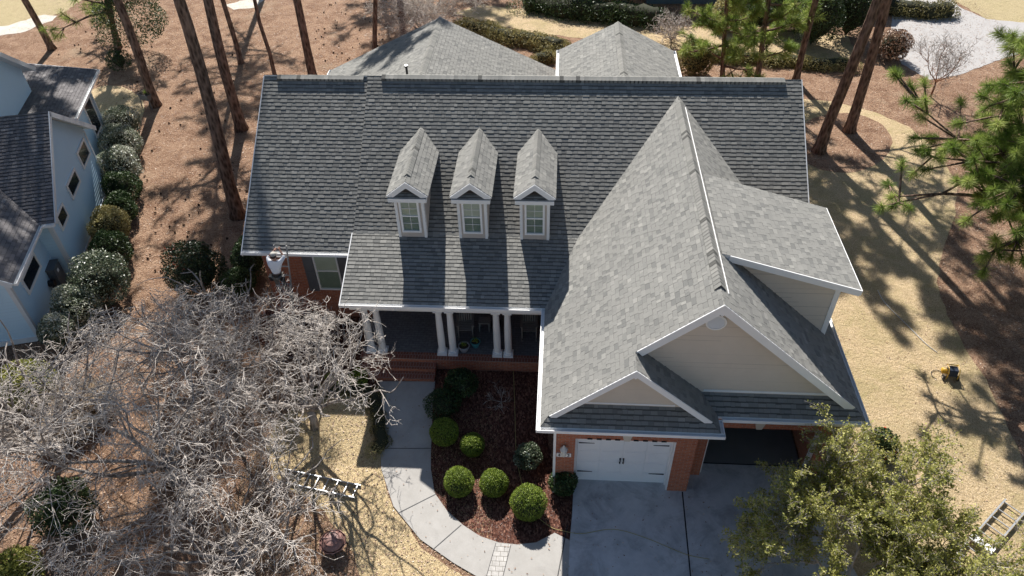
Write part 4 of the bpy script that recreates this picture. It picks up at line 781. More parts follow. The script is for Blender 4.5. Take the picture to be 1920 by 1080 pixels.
# ------------------------------------------------------------------ pines
def P(b, r_, *a, **k): B, ln = lean_from(b, r_); return pine(B, ln, *a, **k)
P((98, 92), (48, 0), .21, 19, 11, 'reddish pine trunk standing alone in the top left corner beside the sand strip')
P((292, 198), (215, 0), .25, 21, 12, 'dark pine trunk rising right behind the grey planter box', nb=28, reach=3.6, tpb=10)
P((447, 405), (312, 0), .28, 23, 14, 'thickest pine, its long leaning trunk rooted beside the left eave of the brick house', nb=36)
P((453, 242), (386, 0), .27, 22, 12, 'thick dark pine trunk rooted midway between the planter and the brick house', nb=26, reach=3.4, tpb=10)
P((452, 118), (424, 0), .15, 17, 10, 'slim reddish pine trunk between the two thick pines, rooted farther back')
P((518, 152), (495, 0), .11, 24, 13, 'thinnest bent pine trunk rising behind the left end of the main ridge', bend=.4)
P((588, 152), (550, 0), .23, 29.5, 17, 'straight pine trunk rising behind the main ridge just right of the thinnest one', nb=26, tpb=11, reach=3.2)
P((703, 102), (701, 0), .15, 18, 9, 'dark vertical pine trunk left of the peak of the wide rear roof')
P((757, 74), (746, 0), .2, 18, 9, 'dark pine trunk beside the bare tangle above the wide rear roof')
P((1592, 246), (1668, 0), .25, 22, 13, 'right hand pine of the pair in the round straw island', nb=30, reach=4.0, tpb=10)
P((1535, 284), (1626, 0), .26, 22, 12, 'left hand pine of the pair in the round straw island, nearest the roof edge', nb=30, reach=4.2, tpb=10)
P((1492, 152), (1519, 30), .18, 23, 7, 'pine trunk just behind the right end of the main ridge', nb=44, reach=4.4)
B, ln = lean_from((222, 90), (205, 30)); pine(B, ln, .19, 21, 1.8, 'young green pine with a low crown behind the dark trunk by the planter', nb=60, reach=3.6, K=60, L=.44, wd=.015, tpb=15)
B, ln = lean_from((1354, 150), (1362, 30)); pine(B, ln, .13, 19, .8, 'bright green young pine behind the narrow rear roof beside the round bush', nb=62, reach=2.6, K=70, L=.42, wd=.014, tpb=13)
B, ln = lean_from((1420, 148), (1441, 34)); pine(B, ln, .15, 20, 1.2, 'green young pine with a grey broken snag, right of the brightest young pine', nb=62, reach=3.0, K=70, L=.42, wd=.014, tpb=13)
rng = np.random.default_rng(23)
pine(Vector((20.2, 8.6, 0)), (-.02, -.03), .24, 13.5, 3.8, 'near pine whose long needled branches reach in from the right edge', nb=84, reach=7.0, K=230, L=.34, wd=.0085, tpb=24, side=math.pi+.1)
pine(Vector((25.5, 17, 0)), (0, 0), .25, 18, 8, 'pine outside the right edge whose shade falls on the straw', nb=36, reach=4.2, K=26, L=.45, tpb=12)
pine(Vector((23.5, 11, 0)), (0, 0), .25, 15, 6, 'second pine outside the right edge, nearer the lawn', nb=34, reach=4.2, K=26, L=.45, tpb=12)
for x, y, h, lab in ((-21, 44, 22, 'pine beyond the top edge whose crown shades the straw by the planter'), (-14, 52, 21, 'far pine beyond the top edge shading the straw behind the wide rear roof'), (-8.5, 55, 21, 'farthest pine beyond the top edge, right of its neighbours')):
    pine(Vector((x, y, 0)), (0, 0), .25, h, 11, lab, nb=36, reach=4.4, tpb=14)
# ------------------------------------------------------------------ bare trees
hullpts = [at(*p, 3.6) for p in ((-60, 700), (60, 640), (150, 612), (250, 592), (330, 560), (400, 548), (470, 560), (540, 558), (600, 590), (690, 598), (748, 655), (735, 690), (775, 750), (800, 800), (840, 862), (828, 890), (740, 880), (700, 800), (610, 770), (560, 800), (540, 880), (600, 925), (690, 930), (640, 965), (575, 985), (570, 1040), (690, 1075), (790, 1060), (850, 1120), (-200, 1500), (-400, 900))]
HP = np.array([(p.x, p.y) for p in hullpts])
def inside(x, y):
    c = False; n = len(HP); j = n-1
    for i in range(n):
        if (HP[i, 1] > y) != (HP[j, 1] > y) and x < (HP[j, 0]-HP[i, 0])*(y-HP[i, 1])/(HP[j, 1]-HP[i, 1])+HP[i, 0]: c = not c
        j = i
    return c
def mk(base):
    def f(q):
        x, y, z = q[0]+base.x, q[1]+base.y, q[2]; k = (z-3.6)/16.2
        if not (.3 < z < 5.6): return False
        X, Y = x+(x-CC[0])*k, y+(y-CC[1])*k
        return inside(X, Y) or (X < -1.2 and math.sin(X*7.3+Y*5.1)*math.sin(Y*6.7-X*3.9) > .02)
    return f
for i, (px, R_, hh, lab, sd) in enumerate([((330, 905), 5.2, 4.6, 'largest bare grey tree, its tangle filling the middle of the lower left', 3), ((120, 850), 4.6, 4.3, 'bare grey tree at the left edge with pale crooked limbs', 5), ((590, 800), 4.7, 3.8, 'bare tree whose twigs reach over the walkway and the porch steps', 8), ((440, 700), 4.2, 4.0, 'bare tree whose top reaches the ladder and the brick wall', 12), ((470, 1080), 3.9, 3.6, 'bare tree at the bottom edge left of the brown fire bowl', 21)]):
    b = at(*px); bare_tree(b, lab, R_, hh, 6, sd, twig=(2, 4), hull=mk(b), r0=.13, tr=.0088, limbs=9, group='bare grey trees in front of the house')
b = at(800, 78); bare_tree(b, 'bare tangled tree behind the peak of the wide rear roof', 3.6, 3.2, 5, 31, r0=.09, limbs=7, trunk_h=.4, tr=.012)
b = at(1258, 78); bare_tree(b, 'low bare grey bush with crooked stems in front of the far porch posts', 1.9, 1.7, 3, 33, r0=.05, limbs=9, trunk_h=.1, tr=.016, name='bare_bush', mats=('palebark', 'palebark'))
b = at(1744, 182); bare_tree(b, 'small orange stemmed bare myrtle in front of the gravel drive', 2.3, 3.2, 4, 41, r0=.05, limbs=5, trunk_h=.9, flat=-.4, tr=.008, mats=('orangebark', 'greybark'))
b = at(940, 765); bare_tree(b, 'tiny leafless sapling in the shaded mulch bed', .8, 1.0, 2, 44, r0=.02, limbs=4, trunk_h=.3, tr=.006, name='bare_sapling')
# ------------------------------------------------------------------ shrubs
def ball(px, rp, label, n=5200, mat='boxwood', leaf=.05, name='boxwood_ball', group='clipped boxwood balls in the mulch bed', **k):
    p = at(px[0], px[1]); g = at(px[0], px[1]+rp*.62); r = px_r(p)*rp; c = Vector((g.x, g.y, g.z)); return shrub(name, c, r, k.pop('hf', .95), n, leaf, mat, label, group=group, **k)
for px, rp, lab in [((835, 808), 27, 'fully shaded round boxwood ball nearest the porch'), ((887, 832), 23, 'smallest round boxwood ball, right of the shaded one'), ((862, 900), 29, 'round boxwood ball beside the curve of the walkway'), ((927, 902), 27, 'middle round boxwood ball of the lower three'), ((991, 938), 34, 'largest round boxwood ball, nearest the driveway')]:
    ball(px, rp, lab, rough=.07, core=.84, flat=1, leaf=.05, n=6500)
ball((991, 852), 27, 'loose pale leaved shrub between the boxwood balls and the garage', 2600, 'gloss', .07, 'pale_shrub', None, rough=.22, core=.55)
ball((1056, 900), 27, 'dark shrub with pale leaf tips at the garage corner', 2400, 'darkleaf', .08, 'dark_shrub', None, rough=.2, core=.6, tb=.1)
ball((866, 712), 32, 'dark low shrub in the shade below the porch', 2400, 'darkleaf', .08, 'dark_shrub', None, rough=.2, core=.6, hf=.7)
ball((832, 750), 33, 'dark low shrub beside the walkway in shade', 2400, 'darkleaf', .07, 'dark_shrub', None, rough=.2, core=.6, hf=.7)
ball((675, 708), 18, 'small round yellow green shrub under the bare twigs by the steps', 1500, 'boxwood', .06, 'green_shrub', None, tb=.2, core=.7)
ball((628, 712), 16, 'smaller yellow green shrub left of the one by the steps', 1200, 'boxwood', .06, 'green_shrub', None, tb=.15, core=.7)
ball((478, 492), 34, 'dark green bush against the left brick corner', 3600, 'darkleaf', .09, 'green_bush', None, rough=.2, tb=.25, hf=1.2)
ball((455, 530), 30, 'dark green bush below the blue bag', 3000, 'darkleaf', .09, 'green_bush', None, rough=.2, tb=.2)
ball((383, 512), 56, 'broad reddish leaved shrub left of the bush with the blue bag', 7000, 'redleaf', .10, 'reddish_shrub', None, rough=.25, core=.6)
row = [((240, 238), 34, 'gloss', 'topmost glossy shrub of the row beside the blue house'), ((238, 276), 36, 'gloss', 'second glossy shrub of the row beside the blue house, in full sun'), ((234, 318), 38, 'gloss', 'third glossy shrub of the row, pale on top'), ((240, 355), 34, 'darkleaf', 'dark shrub just below the third glossy shrub'), ((236, 392), 30, 'darkleaf', 'dark slim shrub beside the gable of the blue house'), ((216, 428), 36, 'hedge', 'loose brownish shrub halfway down the row by the blue house'), ((220, 470), 38, 'darkleaf', 'dark green shrub above the large round glossy one'), ((206, 528), 52, 'gloss', 'large round glossy shrub opposite the utility box'), ((160, 575), 42, 'gloss', 'pale topped round shrub below the large round glossy one'), ((122, 622), 34, 'gloss', 'lowest pale shrub of the row, touching the bare twigs')]
for k_, (px, rp, mt, lab) in enumerate(row): ball(px, rp, lab, 5200, mt, .105, 'foundation_shrub', 'shrubs along the blue house', rough=.24, core=.6, asp=.42, tb=.3 if k_ < 3 or k_ > 7 else .08)  # tone raised on sunlit shrubs, painting glare into the leaf colour
ball((230, 118), 22, 'small dark evergreen bush at the foot of the young pine', 1500, 'darkleaf', .1, 'evergreen_bush', None, rough=.25, core=.5)
b = at(268, 100); shrub('holly_tree', Vector((b.x, b.y, .6)), 2.0, .85, 7000, .13, 'darkleaf', 'open dark leaved holly behind the trunk by the planter', 'tree', None, 40, 0, .45, .3, tb=.22)
ball((1300, 118), 34, 'round brownish green bush right of the narrow rear roof', 4200, 'hedge', .12, 'round_bush', None, rough=.12, core=.75, tb=-.05)
ball((75, 720), 48, 'green and orange shrub under the bare tree at the left edge', 4500, 'olive', .1, 'under_shrub', None, rough=.3, core=.6, tb=-.1)
ball((140, 945), 52, 'dark evergreen shrub under the bare twigs at lower left', 4500, 'darkleaf', .1, 'under_shrub', None, rough=.3, core=.6, tb=.1)
ball((50, 1068), 45, 'olive green shrub in the bottom left corner', 4500, 'olive', .09, 'under_shrub', None, rough=.25, core=.6, tb=-.1)
for px, rr, lab in (((170, 775), 60, 'pale dry plume grass clump under the bare trees'), ((130, 815), 48, 'second pale plume grass clump, lower and left of the first')):
    p = at(*px); T = empty('plume_grass', p, lab, 'ornamental grass'); n = 2600; d = unit(rng.normal(size=(n, 3))*np.array([1, 1, .3])+np.array([0, 0, 1.1])); L_ = px_r(p)*rr*rng.uniform(.6, 1.2, n)
    c = np.stack([rng.normal(size=n)*.12, rng.normal(size=n)*.12, np.zeros(n)], 1); e = c+d*L_[:, None]; sd = unit(np.cross(d, rng.normal(size=(n, 3))))*.012
    npmesh('plumes', np.stack([c-sd*.5, c+sd*.5, e+sd, e-sd], 1).reshape(-1, 3), np.arange(n*4).reshape(-1, 4), M['reed'], T, rng.uniform(0, 1, n))
hp = lambda *q: [at(*p) for p in q]
hedge('winter_hedge', hp((868, 56), (930, 72), (1000, 84), (1060, 94)), 1.5, .8, 16000, .13, 'hedge', 'yellowish winter hedge between the two rear roofs', tb=.12)
hedge('dark_hedge', hp((985, 12), (1060, 26), (1150, 38), (1235, 44)), 2.2, 1.3, 15000, .14, 'darkleaf', 'long dark hedge along the top edge', tb=.15)
hedge('low_hedge', hp((1330, 112), (1440, 116), (1540, 124), (1600, 130)), 1.2, .6, 12000, .12, 'hedge', 'low yellow green hedge behind the pines at upper right', tb=.2)
hedge('olive_hedge', hp((1010, 118), (1035, 112)), 1.0, .7, 3000, .11, 'hedge', 'short green hedge piece left of the narrow rear roof', tb=.05)
hedge('lawn_edge_hedge', hp((560, 742), (640, 735), (705, 745), (712, 800), (708, 860)), .55, .35, 6000, .06, 'hedge', 'thin brownish edging plants between the front lawn and the walkway', tb=-.12)
hedge('brown_hedge', hp((1640, 18), (1720, 28), (1780, 30)), 1.6, 1.0, 5000, .14, 'hedge', 'brown twiggy bushes beside the far gravel drive', tb=-.1)
ball((1410, 40), 26, 'dark round evergreen between the young pines at the top', 2500, 'darkleaf', .14, 'round_evergreen', None, tb=.05)
ball((1360, 35), 30, 'pale leafless looking bush behind the young pines', 2200, 'hedge', .14, 'round_evergreen', None, tb=.35)
ball((1668, 92), 30, 'rust brown bush between the island pines and the gravel drive', 2600, 'dryleaf', .13, 'brown_bush', None, rough=.2)
for px, rp, lab in (((1520, 55), 46, 'tall dark evergreen behind the pine by the ridge end'), ((1585, 42), 40, 'mixed evergreen left of the island pines at the top edge'), ((1468, 30), 38, 'evergreen mass at the top edge between the young pines')): ball(px, rp, lab, 5000, 'darkleaf', .15, 'large_evergreen', 'evergreens along the far house', rough=.3, core=.7, hf=1.3, tb=.2)
# leafy small trees at the lower right
def leafy_tree(base, R_, h, n, label, seed, leaf=.078, fill=1, mat='olive', hull=None, tb=0.):
    g = np.random.default_rng(seed); T = empty('leafy_tree', tuple(base), label, 'tree'); big, small, tips = ([], [], [], []), ([], [], [], []), []
    def grow(p, d, ln, r, lv):
        for k in range(4):
            d = unit(d+g.normal(size=3)*.13+np.array([0, 0, .05])); q = p+d*ln/4; t = big if lv < 2 else small; t[0].append(p); t[1].append(q); t[2].append(r*(1-.15*k)); t[3].append(r*(1-.15*(k+1)))
            if lv >= 2: tips.append((p, q))
            p = q
            if lv < 4 and k > 0:
                for _ in range(2 if lv else 3):
                    sd = unit(np.cross(d, g.normal(size=3))); grow(p, unit(d*.8+sd*g.uniform(.4, .9)), ln*g.uniform(.42, .62), max(.006, r*.5), lv+1)
    for k in range(7):
        an = k*.9+g.uniform(0, .5); grow(np.array([.1*math.cos(an), .1*math.sin(an), 0.]), unit(np.array([math.cos(an)*R_/h*.85, math.sin(an)*R_/h*.85, 1.])), math.hypot(R_, h)*.62, .05, 0)
    V, F = segs(*big, 6); npmesh('stem', V, F, M['palebark'], T, smooth=True); V, F = segs(*small, 3); npmesh('twigs', V, F, M['palebark'], T)
    A = np.array([t[0] for t in tips]); Bq = np.array([t[1] for t in tips]); i = g.integers(0, len(A), n); t = g.uniform(0, 1, (n, 1)); C = A[i]*(1-t)+Bq[i]*t+g.normal(size=(n, 3))*.035
    cl = g.normal(size=len(A))*.1; V, F = leaves(C, leaf, .5, up=(0, 0, .3)); npmesh('foliage', V, F, M[mat], T, np.clip(g.normal(size=n)*.17+.55+tb+cl[i], 0, 1)); return T
leafy_tree(Vector((9.8, -3.0, 0)), 2.6, 3.4, 105000, 'large olive leaved tree over the driveway edge at lower right', 5)
leafy_tree(Vector((14.6, -4.6, 0)), 1.6, 2.8, 22000, 'olive leaved tree cut by the bottom right corner beside the step ladder', 9)
ball((1645, 832), 34, 'nandina with orange berries beside the garage corner', 2600, 'darkleaf', .09, 'berry_shrub', None, rough=.25, core=.6, tb=.2, berries=70)
# ------------------------------------------------------------------ litter on the ground (uncountable)
def scatter(name, n, box, size, mat, keep, asp=.5, lift=.012, dens=None, up=None, label=None):
    x = rng.uniform(box[0], box[1], n); y = rng.uniform(box[2], box[3], n); k = keep(x, y); x, y = x[k], y[k]; z = gz(x, y)+lift
    C = np.stack([x, y, z], 1); nrm = np.tile([0, 0, 1.], (len(C), 1)); V, F = leaves(C, size, asp, normal=nrm, spread=.45)
    d = V.reshape(-1, 4, 3); d[:, :, 2] = C[:, None, 2]+(d[:, :, 2]-C[:, None, 2])*.35+size*.15; return tag(npmesh(name, d.reshape(-1, 3), F, M[mat], None, rng.beta(2, 2.5, len(F))), label, None, None, 'stuff')
def inpoly(P):
    P = np.array([(p[0], p[1]) for p in P])
    def f(x, y):
        c = np.zeros(len(x), bool); j = len(P)-1
        for i in range(len(P)):
            with np.errstate(divide='ignore', invalid='ignore'): hit = ((P[i, 1] > y) != (P[j, 1] > y)) & (x < (P[j, 0]-P[i, 0])*(y-P[i, 1])/(P[j, 1]-P[i, 1])+P[i, 0])
            c ^= hit; j = i
        return c
    return f
house = lambda x, y: (x > -9) & (x < 10) & (y > 4.2) & (y < 17)
inl, inb, inw, inf = inpoly(rl), inpoly(bed), inpoly(wk), inpoly(isl)
drv = lambda x, y: (x > 1.7) & (x < 9.9) & (y < 6)
scatter('fallen_leaves', 170000, (-36, 30, -6, 40), .075, 'dryleaf', lambda x, y: ~house(x, y) & ~(inl(x, y) & ~inf(x, y)) & ~inb(x, y) & ~inw(x, y) & ~drv(x, y) & (rng.uniform(0, 1, len(x)) < .7+.3*(x > 9)))
scatter('mulch_chips', 14000, (-3, 3, -3, 4.2), .055, 'chip', inb, .4, .02)
scatter('lawn_grass', 60000, (9.5, 24, -5, 22), .07, 'grassblade', lambda x, y: inl(x, y) & ~inf(x, y) & ~drv(x, y), .16, .012)
scatter('lawn_grass', 22000, (-9, 0, -5, 2.5), .06, 'grassblade', lambda x, y: ~inw(x, y) & (x > -8), .16, .012)
scatter('lawn_litter', 15000, (9.5, 24, -5, 22), .07, 'dryleaf', lambda x, y: inl(x, y) & ~inf(x, y) & ~drv(x, y) & (rng.uniform(0, 1, len(x)) < .25+.6*np.sin(x*1.3+np.sin(y*.9)*2)*np.sin(y*1.1+x*.4)), .5, .012)
scatter('lawn_litter', 5000, (-9, 0, -5, 2.5), .06, 'dryleaf', lambda x, y: ~inw(x, y) & ~inb(x, y), .5, .014)
scatter('driveway_leaves', 900, (-4, 10, -5, 3), .06, 'dryleaf', lambda x, y: (inw(x, y) | drv(x, y)) & ~inb(x, y) & ~((y > -.1) & (x > 1.7)), .5, .045)
# pine cones one could pick up one by one
mb = MB()
for k in range(6): z = k*.022; r_ = .045*math.sin((k+1.2)/7.5*math.pi); mb.lathe((0, 0, z), [(r_*.3, 0), (r_, .012), (r_*.5, .022)], 7, tone=.3)
cm = None; cnt = 0; xs_ = [(rng.uniform(40, 470), rng.uniform(40, 520)) for _ in range(150)] + [(rng.uniform(590, 760), rng.uniform(5, 120)) for _ in range(60)]
for (px, py) in xs_:
    g = at(px, py); ub = .9637*g.x+.267*g.y
    if ub < -14.2 and g.y < 24.5 or house(np.array([g.x]), np.array([g.y]))[0] or g.x > -9 and g.y < 21: continue
    if cm is None: o = mb.build('pine_cone', mottled('pine_cone_scales', (.045, .025, .018), (.1, .06, .04), 60, .9, .5, 90), None); cm = o
    else: o = cm.copy(); sc.collection.objects.link(o)
    o.location = (g.x, g.y, g.z+.045); o.rotation_euler = (math.pi/2, 0, rng.uniform(0, 6.28)); k_ = rng.uniform(.75, 1.15); o.scale = (k_,)*3
    tag(o, 'small dark brown pine cone lying on the pine straw among the left pines', 'pine cone', 'pine cones lying on the pine straw')

# ------------------------------------------------------------------ ladders
def ladder_local(L, wd, rungs, parent, rail='alu', y=0, name='rail', sw=.03, sh_=.075, z0=0, rmat='alu'):
    for s_ in (-1, 1): m_ = MB(); m_.box((s_*wd/2-sw/2, y-sh_/2, z0), (s_*wd/2+sw/2, y+sh_/2, z0+L)); m_.build(name, M[rail], parent)
    for k in range(rungs): m_ = MB(); z = z0+(k+.7)*L/rungs; m_.box((-wd/2+sw/2, y-.016, z-.014), (wd/2-sw/2, y+.016, z+.014)); m_.build('rung', M[rmat], parent)
def orient(o, foot, head, wide):
    z = (Vector(head)-Vector(foot)).normalized(); x = Vector(wide); x = (x-z*x.dot(z)).normalized(); y = z.cross(x); o.matrix_world = Matrix(((x.x, y.x, z.x, foot[0]), (x.y, y.y, z.y, foot[1]), (x.z, y.z, z.z, foot[2]), (0, 0, 0, 1)))
LF, LT = Vector((-7.78, 5.1, .42)), Vector((-7.62, 6.03, 4.34)); LD = (LT-LF).normalized()
EL_ = empty('extension_ladder', label='worn grey extension ladder the worker stands on, leaning on the left gutter', cat='ladder')
ladder_local(4.12, .43, 12, EL_, 'fiberglass', rmat='fiberglass'); ladder_local(2.4, .37, 8, EL_, 'fiberglass', y=-.07, z0=.25); orient(EL_, LF, LT, (1, 0, 0))
L2 = empty('lawn_ladder', label='bright aluminium ladder lying on the front lawn under the bare twigs', cat='ladder'); ladder_local(2.6, .45, 8, L2)
a, b = at(528, 893), at(662, 922); orient(L2, a+Vector((0, 0, .06)), a+(b-a).normalized()*2.6+Vector((0, 0, .06)), (.25, -1, 0))
SL = empty('step_ladder', label='folding aluminium step ladder lying on the lawn in the bottom right corner', cat='ladder')
a, b = at(1778, 1092), at(1900, 952); d_ = (b-a).normalized(); ladder_local((b-a).length, .55, 10, SL, sw=.045); orient(SL, a+Vector((0, 0, .10)), b+Vector((0, 0, .10)), (d_.y, -d_.x, 0))
m_ = MB(); m_.box((-.33, -.14, 1.55), (.33, -.09, 1.78)); m_.build('top_cap', M['white'], SL)
m_ = MB(); m_.box((-.28, .10, 2.0), (.30, .14, 2.35)); m_.build('paint_shelf', M['alu'], SL)
for s_ in (-1, 1): m_ = MB(); m_.beam((s_*.30, .12, 1.7), (s_*.36, .16, 3.3), .03, .03); m_.build('rear_leg', M['alu'], SL)
# ------------------------------------------------------------------ the worker on the ladder
def skin_body(name, verts, edges, radii, mat, parent, sub=2, root=0):
    me = bpy.data.meshes.new(name); me.from_pydata([tuple(v) for v in verts], edges, []); o = link(bpy.data.objects.new(name, me))
    md = o.modifiers.new('s', 'SKIN'); md.use_smooth_shade = True; sv = me.skin_vertices[0].data
    for i, r in enumerate(radii): sv[i].radius = (r, r) if not isinstance(r, tuple) else r
    sv[root].use_root = True; o.modifiers.new('d', 'SUBSURF').levels = sub
    dg = bpy.context.evaluated_depsgraph_get(); m2 = bpy.data.meshes.new_from_object(o.evaluated_get(dg)); bpy.data.objects.remove(o)
    m2.materials.clear(); m2.materials.append(mat)
    for p in m2.polygons: p.use_smooth = True
    a = m2.attributes.new('tone', 'FLOAT', 'FACE'); return link(bpy.data.objects.new(name, m2), parent)
PO = Vector((-7.72, 5.42, 2.72)); PW = empty('person', PO, 'worker in white shirt and pale cap on the ladder, hands raised to the gutter', 'person')
f0 = LF+LD*2.42; # rung under his feet
def LZ(v): return Vector(v)
hip = Vector((0, .02, .92)); ch = Vector((-.0, .10, 1.27)); nk = Vector((0, .14, 1.47)); hd = Vector((-.01, .18, 1.60)); sL, sR = Vector((-.19, .12, 1.40)), Vector((.19, .12, 1.40))
eL, hL = Vector((-.27, .28, 1.45)), Vector((-.06, .42, 1.64)); eR, hR = Vector((.30, .26, 1.50)), Vector((.13, .44, 1.68)); kL, aL = Vector((-.11, .10, .50)), Vector((-.12, .12, .08)); kR, aR = Vector((.10, .13, .52)), Vector((.12, .14, .08))
tL, tR = aL+Vector((0, .17, -.04)), aR+Vector((0, .17, -.04))
V_ = [hip, ch, nk, hd, sL, eL, hL, sR, eR, hR, hip+Vector((-.09, 0, -.04)), kL, aL, hip+Vector((.09, 0, -.04)), kR, aR, hd+Vector((0, .01, .10))]
E_ = [(0, 1), (1, 2), (2, 3), (1, 4), (4, 5), (5, 6), (1, 7), (7, 8), (8, 9), (0, 10), (10, 11), (11, 12), (0, 13), (13, 14), (14, 15), (3, 16)]
body = skin_body('body', V_, E_, [.12, .13, .055, .085, .065, .042, .028, .065, .042, .028, .085, .06, .045, .085, .06, .045, .075], M['skin'], PW)
skin_body('shirt', [hip+Vector((0, 0, .02)), ch, nk+Vector((0, 0, -.03)), sL, eL, eL*.72+hL*.28, sR, eR, eR*.72+hR*.28], [(0, 1), (1, 2), (1, 3), (3, 4), (4, 5), (1, 6), (6, 7), (7, 8)], [(.16, .135), (.185, .14), .075, .085, .068, .055, .085, .068, .055], M['shirt'], PW)
skin_body('trousers', [hip+Vector((0, 0, .03)), hip+Vector((-.09, 0, -.05)), kL, aL+Vector((0, 0, .03)), hip+Vector((.09, 0, -.05)), kR, aR+Vector((0, 0, .03))], [(0, 1), (1, 2), (2, 3), (0, 4), (4, 5), (5, 6)], [(.155, .13), .105, .08, .065, .105, .08, .065], M['pants'], PW)
for a_, t_ in ((aL, tL), (aR, tR)): skin_body('boot', [a_+Vector((0, -.04, -.03)), a_+Vector((0, .06, -.045)), t_], [(0, 1), (1, 2)], [.05, .048, .036], M['dark'], PW)
def hand(parent, wrist, dirv, palmn, side):
    d = Vector(dirv).normalized(); n_ = Vector(palmn); n_ = (n_-d*n_.dot(d)).normalized(); s_ = d.cross(n_)*side; V, E, Rr = [Vector(wrist), Vector(wrist)+d*.08], [(0, 1)], [(.026, .018), (.036, .016)]
    for k, ln in enumerate((.062, .075, .07, .055)):
        b_ = Vector(wrist)+d*.085+s_*(.03-.02*k); i = len(V); V += [b_, b_+d*ln*.5+n_*.008, b_+d*ln*.8+n_*.035]; E += [(1, i), (i, i+1), (i+1, i+2)]; Rr += [.009, .0085, .007]
    i = len(V); b_ = Vector(wrist)+d*.03+s_*.028; V += [b_, b_+s_*.025+d*.03+n_*.01, b_+s_*.025+d*.055+n_*.03]; E += [(0, i), (i, i+1), (i+1, i+2)]; Rr += [.011, .01, .008]
    skin_body('hand', V, E, Rr, M['skin'], parent, 1)
hand(PW, hL, (.25, .9, .25), (0, .3, -1), -1); hand(PW, hR, (-.25, .9, .25), (0, .3, -1), 1)
m_ = MB(); c_ = hd+Vector((0, .005, .045)); m_.lathe(c_, [(.100, 0), (.104, .02), (.099, .055), (.078, .085), (.04, .102), (.0, .106)], 18)
cp = m_.build('cap', M['cap_cloth'], PW, smooth=True); m_ = MB()
for k in range(9):
    a0, a1 = math.pi/2-.9+k*.2, math.pi/2-.7+k*.2; f = lambda a, r: c_+Vector((r*math.cos(a), r*math.sin(a)*(1 if r < .11 else 1.05), .012 if r < .11 else -.005)); m_.face([f(a0, .10), f(a0, .175), f(a1, .175), f(a1, .10)]); m_.face([f(a0, .10)-Vector((0, 0, .006)), f(a1, .10)-Vector((0, 0, .006)), f(a1, .175)-Vector((0, 0, .006)), f(a0, .175)-Vector((0, 0, .006))])
m_.build('brim', M['cap_cloth'], cp)
m_ = MB(); m_.lathe(hd+Vector((0, -.012, 0)), [(.07, -.06), (.088, -.02), (.094, .02), (.092, .05)], 14); m_.build('hair', M['hair'], PW, smooth=True)
m_ = MB()
for s_ in (-1, 1): m_.lathe(hd+Vector((s_*.088, .0, -.005)), [(.004, -.03), (.016, -.015), (.018, .01), (.006, .03)], 8); m_.lathe(hd+Vector((s_*.032, .082, .01)), [(.001, -.01), (.010, 0), (.001, .01)], 8)
m_.hexa([hd+Vector((-.014, .075, -.03)), hd+Vector((.014, .075, -.03)), hd+Vector((.012, .112, -.03)), hd+Vector((-.012, .112, -.03))], [hd+Vector((-.006, .075, .015)), hd+Vector((.006, .075, .015)), hd+Vector((.005, .088, .015)), hd+Vector((-.005, .088, .015))]); m_.box(hd+Vector((-.025, .07, -.058)), hd+Vector((.025, .086, -.050))); m_.build('face', M['skin'], PW)
m_ = MB(); m_.lathe(hip+Vector((0, 0, .05)), [(.165, -.05), (.175, 0), (.165, .05)], 18); bl = m_.build('tool_belt', M['dark'], PW)
for s_ in (-1, 1): m_ = MB(); x_ = s_*.19; m_.hexa([(x_-.06, -.09, .72), (x_+.05, -.09, .72), (x_+.05, .03, .72), (x_-.06, .03, .72)], [(x_-.07, -.12, .93), (x_+.07, -.12, .93), (x_+.07, .05, .93), (x_-.07, .05, .93)]); m_.build('pouch', M['dark'], PW)
# ------------------------------------------------------------------ small things
p = at(466, 512, .95); m_ = MB(); m_.lathe((0, 0, 0), [(.01, -.10), (.13, -.08), (.19, 0), (.17, .09), (.08, .15), (.03, .17)], 12); m_.tube([(-.1, 0, .03), (-.28, .05, 0), (-.36, .02, -.05)], [.06, .04, .01], 8); o = m_.build('blue_bag', M['bluebag'], None, smooth=True); o.location = p; tag(o, 'crumpled blue plastic bag caught in the bush by the brick corner', 'bag')
# compressor
CP = empty('air_compressor', at(1778, 706), 'yellow wheeled air compressor with a black motor cover on the side lawn', 'compressor', rz=-.12); CP.scale = (.72,)*3
m_ = MB(); m_.tube([(-.38, .1, .28), (-.34, .1, .28), (.32, .1, .28), (.36, .1, .28)], [.08, .15, .15, .08], 18); m_.build('tank', M['yellow'], CP, smooth=True)
m_ = MB(); m_.box((-.16, -.17, .36), (.24, .15, .60)); m_.hexa([(-.16, -.24, .25), (.24, -.24, .25), (.24, -.17, .25), (-.16, -.17, .25)], [(-.14, -.20, .56), (.22, -.20, .56), (.22, -.17, .58), (-.14, -.17, .58)]); m_.build('motor_cover', M['steelblue'], CP)
for x in (-.2, .28): m_ = MB(); m_.tube([(x, -.28, .12), (x, -.26, .5), (x, -.1, .66), (x, .16, .66), (x, .26, .5)], .022, 8); m_.build('frame_tube', M['yellow'], CP)
m_ = MB(); m_.tube([(-.22, .17, .66), (.3, .17, .66)], .026, 8); m_.build('handle', M['yellow'], CP)
for x in (-.32, .34):
    m_ = MB(); m_.tube([(x-.03, -.2, .13), (x+.03, -.2, .13)], .13, 18); w_ = m_.build('wheel', M['rubber'], CP); m_ = MB(); m_.tube([(x-.034, -.2, .13), (x+.034, -.2, .13)], .05, 12); m_.build('rim', M['alu'], w_)
m_ = MB(); m_.tube([(.0, .2, .4), (.0, .3, .42)], .035, 10); m_.build('gauge', M['alu'], CP)
